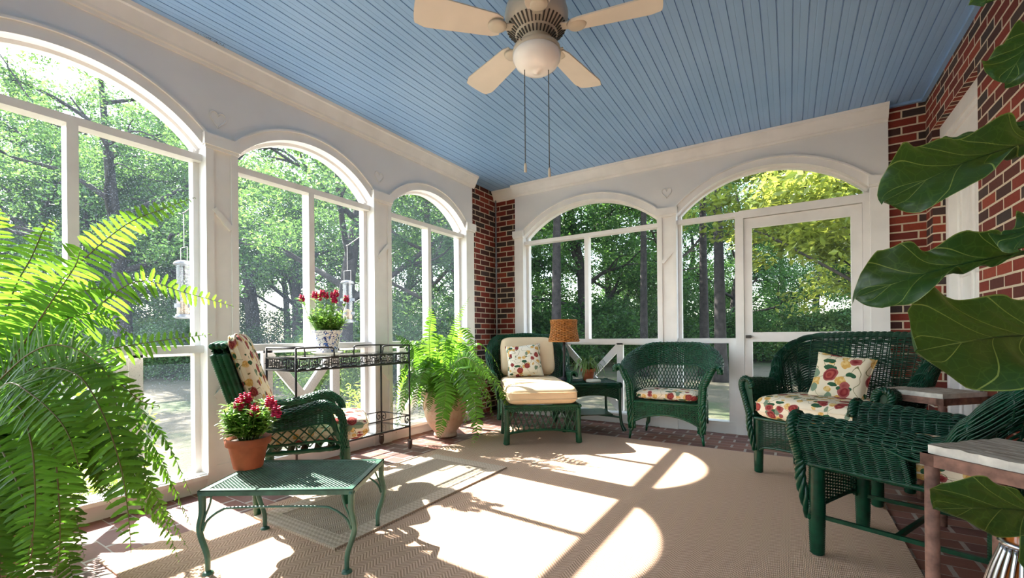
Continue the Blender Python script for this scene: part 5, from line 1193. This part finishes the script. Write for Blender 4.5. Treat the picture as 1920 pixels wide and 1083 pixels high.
def tree_mesh(seed, H, spread, r0, crown0, leafm, bark, nb=9, leaves=22000, size=.15, lean=(0, 0), clus=1.0, nclu=150, conic=False, low=False):
    "returns (trunk mesh, foliage mesh) at the origin"
    r = np.random.default_rng(seed); tk = MB(); tips = []
    top = A(lean[0], lean[1], H*.9); T_ = spline([A(0, 0, -.1), A(lean[0]*.2+.1*r.normal(), lean[1]*.2, H*.3), A(lean[0]*.6+.2*r.normal(), lean[1]*.6+.2*r.normal(), H*.6), top], 24)
    tk.tubes(T_[None], r0*np.interp(np.linspace(0, 1, 24), [0, .06, .3, 1], [1.5, 1.0, .78, .18]), 12)
    for k in range(nb):
        f = crown0+(.93-crown0)*(k+.5*r.random())/nb; b = T_[int(f*23)]; a = k*2.4+r.normal()*.4; L = spread*(1.05-.55*(f-crown0)/(1-crown0))*(.8+.4*r.random())
        if conic: L *= .9
        d = A(math.cos(a), math.sin(a), 0); up = (.25+.5*r.random())*L*(0.1 if conic else 1)
        C = spline([b, b+d*L*.35+A(0, 0, up*.35), b+d*L*.7+A(0, 0, up*.8)+A(*r.normal(size=3))*.1*L, b+d*L+A(0, 0, up*.9)+A(*r.normal(size=3))*.12*L], 14); rb = r0*.5*(1-.6*f)
        tk.tubes(C[None], np.linspace(rb, rb*.2, 14), 7); tips += [C[i] for i in (7, 10, 13)]
        for q in range(4):
            i = 4+int(r.random()*8); a2 = a+r.normal()*.9; l2 = L*.45*(.6+.6*r.random()); C2 = spline([C[i], C[i]+A(math.cos(a2), math.sin(a2), .35+.3*r.normal())*l2*.5, C[i]+A(math.cos(a2+.2), math.sin(a2+.2), .3+.3*r.normal())*l2], 8)
            tk.tubes(C2[None], np.linspace(rb*.45, rb*.1, 8), 5); tips += [C2[4], C2[7]]
    tips.append(top); tips = np.array(tips); idx = r.integers(0, len(tips), nclu); cc = tips[idx]+r.normal(size=(nclu, 3))*spread*.16
    if low: z = r.random(nclu//2)*H*crown0*1.2; a = r.random(nclu//2)*2*PI; q = spread*.8*np.sqrt(r.random(nclu//2)); cc = np.r_[cc, np.stack([q*np.cos(a), q*np.sin(a), z+.3], -1)]
    fo = MB(); leaf_cloud(fo, cc, clus*(.5+.5*r.random(len(cc))), leaves//len(cc), size, r)
    a = tk.build('trunk', M[bark]); b = fo.build('foliage', M[leafm]); ma, mb_ = a.data, b.data; bpy.data.objects.remove(a); bpy.data.objects.remove(b); return ma, mb_
KT = {
 'oak': tree_mesh(1, 11, 4.6, .30, .24, 'oak_leaf', 'bark_dark', 10, 24000, .12, (.8, .5), .85, 120),
 'oak2': tree_mesh(2, 12, 4.4, .30, .22, 'oak_leaf', 'bark_dark', 11, 24000, .12, (-.6, .3), .85, 120),
 'dense': tree_mesh(3, 12, 3.2, .25, .16, 'dark_leaf', 'bark_dark', 12, 42000, .135, (.2, 0), .95, 210, low=True),
 'mid': tree_mesh(4, 13, 3.4, .22, .2, 'pine_leaf', 'bark', 12, 42000, .13, (0, .3), 1.0, 200, low=True),
 'tall': tree_mesh(5, 16, 3.0, .185, .50, 'dark_leaf', 'bark_dark', 9, 22000, .17, (.2, .2), 1.0, 150),
 'magnolia': tree_mesh(6, 8.5, 2.4, .09, .24, 'magnolia_leaf', 'bark', 15, 30000, .145, (.1, 0), .8, 210),
}
def bush_mesh(seed, w, h, n, leaf, size=.10):
    r = np.random.default_rng(seed); m = MB(); k = 60; a = r.random(k)*2*PI; q = np.sqrt(r.random(k))*w; cc = np.stack([q*np.cos(a), q*np.sin(a), h*r.random(k)*(1-.5*(q/w)**2)], -1); leaf_cloud(m, cc, w*.28, n//k, size, r, .8)
    for i in range(14): m.tubes(spline([A(0, 0, 0), cc[i]*A(.5, .5, .6), cc[i]], 6)[None], .012, 4, mi=1)
    o = m.build('foliage', [M[leaf], M['bark']]); d = o.data; bpy.data.objects.remove(o); return d
KB = {'b1': bush_mesh(1, 1.5, 1.9, 9000, 'bush_leaf'), 'b2': bush_mesh(2, 1.8, 2.4, 10000, 'pine_leaf', .11), 'b3': bush_mesh(3, 1.3, 1.3, 8000, 'dark_leaf', .09)}
def tree(kind, px, c, label, group=None, s=1.0, rz=0, sz=None, nm='leafy_tree'):
    q = PX(px, 700, c); t = thing(nm, label, 'tree', (q[0], q[1], GZ), rz, group); t.scale = (s, s, sz or s)
    for nm_, me in zip(('trunk', 'foliage'), KT[kind]):
        o = bpy.data.objects.new(nm_, me); COL.objects.link(o); o.parent = t
    return t
def bush(kind, px, c, label, group=None, s=1.0, rz=0):
    q = PX(px, 700, c); o = bpy.data.objects.new('shrub', KB[kind]); COL.objects.link(o); o.location = (q[0], q[1], GZ); o.rotation_euler = (0, 0, rz); o.scale = (s,)*3; return tag(o, label, 'shrub', group)
# trees one can tell apart
tree('oak', 640, 13.0, 'spreading oak whose dark forked trunk stands behind the blue and white flower pot', s=.95, rz=.6)
tree('oak2', 235, 15.5, 'oak with sweeping bare limbs seen above the large fern', s=1.0, rz=2.2)
tree('tall', 1352, 13.2, 'thick straight trunked tree just left of the screen door', s=.95, rz=.3, nm='tall_tree')
tree('tall', 1322, 15.5, 'second straight trunked tree close behind the thick one by the screen door', s=.9, rz=1.9, nm='tall_tree')
tree('tall', 1208, 15.0, 'slim dark trunked tree beside the pilaster between the two far arches', s=.72, rz=3.0, sz=1.0, nm='tall_tree')
tree('tall', 1043, 13.0, 'tall tree whose trunk rises behind the honey wicker lamp', s=.85, rz=4.0, nm='tall_tree')
tree('magnolia', 1612, 8.8, 'sunlit yellow green magnolia seen through the screen door', s=1.0, rz=.5, nm='magnolia_tree')
tree('magnolia', 1730, 9.8, 'second yellow green magnolia partly hidden by the brick corner', s=1.05, rz=2.5, nm='magnolia_tree')
tree('mid', 810, 15.0, 'pale green tree filling the narrow arch next to the brick corner', s=.85, rz=1.0)
tree('oak', 480, 21.0, 'leafy tree seen left of the flower pots over the cart', s=1.15, rz=3.3)
tree('oak2', 60, 20.0, 'leafy tree at the picture edge above the large fern', s=1.1, rz=4.5)
tree('mid', 370, 24.0, 'bushy tree between the first two arches', s=1.1, rz=2.8)
G1 = 'wood trees beyond the cart side arches'; G2 = 'wood trees beyond the far arches'
LA = 'leafy tree in the wood beyond the cart side arches'; LB_ = 'dark leafy tree in the wood beyond the far arches'
r = np.random.default_rng(77)
for k, (px, c) in enumerate([(-150, 24), (0, 29), (130, 27), (230, 31), (320, 30), (430, 31), (540, 27), (620, 31), (700, 24), (760, 29), (860, 24), (900, 31), (160, 22), (560, 21)]):
    tree(['mid', 'oak', 'mid', 'oak2'][k % 4], px, c, LA, G1, (.95+.25*r.random())*(.92 if px < 420 else 1), r.random()*6)
for k, (px, c) in enumerate([(960, 20), (1010, 26), (1085, 19), (1140, 24), (1180, 29), (1250, 21), (1290, 27), (1385, 23), (1400, 31), (1470, 27), (1540, 24), (1620, 29), (1700, 22), (1760, 27), (1850, 24)]):
    tree(['dense', 'mid', 'dense', 'dense'][k % 4], px, c, LB_, G2, (.95+.25*r.random())*(.9), r.random()*6)
for k, (px, c, s_) in enumerate([(-60, 22, 1.3), (75, 24, 1.4), (190, 26, 1.35), (330, 27, 1.25)]): tree('oak2' if k % 2 else 'oak', px, c, LA, G1, s_, k*1.3+.4)
bush('b1', 620, 10.5, 'pale shrub seen under the cart tray', s=.8)
bush('b1', 690, 14.5, 'round shrub low in the arch behind the cart', s=.8, rz=2)
bush('b2', 320, 15.5, 'dark shrub at the lawn edge behind the large fern', s=.95)
for k, px in enumerate(range(-60, 960, 62)): bush(['b2', 'b3', 'b1'][k % 3], px+r.normal()*15, 19.0+r.normal()*1.6, 'shrub at the edge of the wood beyond the cart side arches', 'shrubs along the wood edge, cart side', .9+.5*r.random(), r.random()*6)
for k, px in enumerate(range(960, 1900, 52)): bush(['b2', 'b1', 'b1'][k % 3], px+r.normal()*15, 25+r.normal()*1.6, 'sunlit shrub at the edge of the wood beyond the screen door wall', 'shrubs along the wood edge, screen door side', 1.0+.5*r.random(), r.random()*6)
# weed growing outside against the sill, seen beside the fern
w = MB(); r = np.random.default_rng(5); cc = np.stack([r.normal(size=26)*.12, r.normal(size=26)*.14, .15+.75*r.random(26)], -1); leaf_cloud(w, cc, .10, 26, .05, r, 1, .3)
for c_ in cc[:10]: w.tubes(spline([A(0, 0, 0), c_*A(.6, .6, .5), c_], 6)[None], .003, 4, mi=1)
o = w.build('garden_weed', [M['weed_leaf'], M['stem']]); o.location = (-3.72, 1.06, GZ); tag(o, 'bright green weed outside the sill beside the large fern', 'plant')
o2 = o.copy(); COL.objects.link(o2); o2.location = (-3.75, 3.05, GZ); o2['label'] = 'bright green weed outside the sill behind the corner fern'
# slim crooked sapling behind the lamp
s_ = MB(); q = PX(1066, 700, 5.9); s_.tubes(spline([(q[0], q[1], GZ), (q[0]+.03, q[1], .2), (q[0]-.01, q[1], .6), (q[0]+.05, q[1], 1.1)], 18)[None], .014, 7); tag(s_.build('bare_sapling', simple('pale_bark', (.42, .33, .24), .9)), 'slim crooked bare sapling outside behind the wicker lamp', 'sapling')
# ================================================================== LIGHT
sun = bpy.data.lights.new('sun', 'SUN'); so = bpy.data.objects.new('sun', sun); COL.objects.link(so)
SD = Vector((1.147, -.069, -1)).normalized(); so.rotation_euler = SD.to_track_quat('-Z', 'Y').to_euler()
sun.energy = 17.0; sun.angle = math.radians(.6); sun.color = (1, .95, .87)
w = bpy.data.worlds.new('sky'); sc.world = w; w.use_nodes = True; nt = w.node_tree; nt.nodes.clear()
st = nt.nodes.new('ShaderNodeTexSky'); st.sky_type = 'NISHITA'; st.sun_disc = False; st.sun_elevation = math.radians(41); st.sun_rotation = math.radians(-90); st.air_density = 1.2; st.dust_density = .7; st.ozone_density = 1.0
hs = nt.nodes.new('ShaderNodeHueSaturation'); hs.inputs['Saturation'].default_value = .68
bg = nt.nodes.new('ShaderNodeBackground'); bg.inputs[1].default_value = .60
ow = nt.nodes.new('ShaderNodeOutputWorld'); nt.links.new(st.outputs[0], hs.inputs['Color']); nt.links.new(hs.outputs[0], bg.inputs[0]); nt.links.new(bg.outputs[0], ow.inputs[0])
sc.view_settings.view_transform = 'Standard'; sc.view_settings.look = 'None'; sc.view_settings.gamma = 1; sc.view_settings.use_curve_mapping = False
sc.view_settings.exposure = 1.0
cy = sc.cycles; cy.max_bounces = 10; cy.diffuse_bounces = 5; cy.glossy_bounces = 3; cy.transmission_bounces = 4; cy.transparent_max_bounces = 10
cy.sample_clamp_indirect = 6; cy.use_denoising = True
try: cy.denoiser = 'OPENIMAGEDENOISE'
except Exception: pass
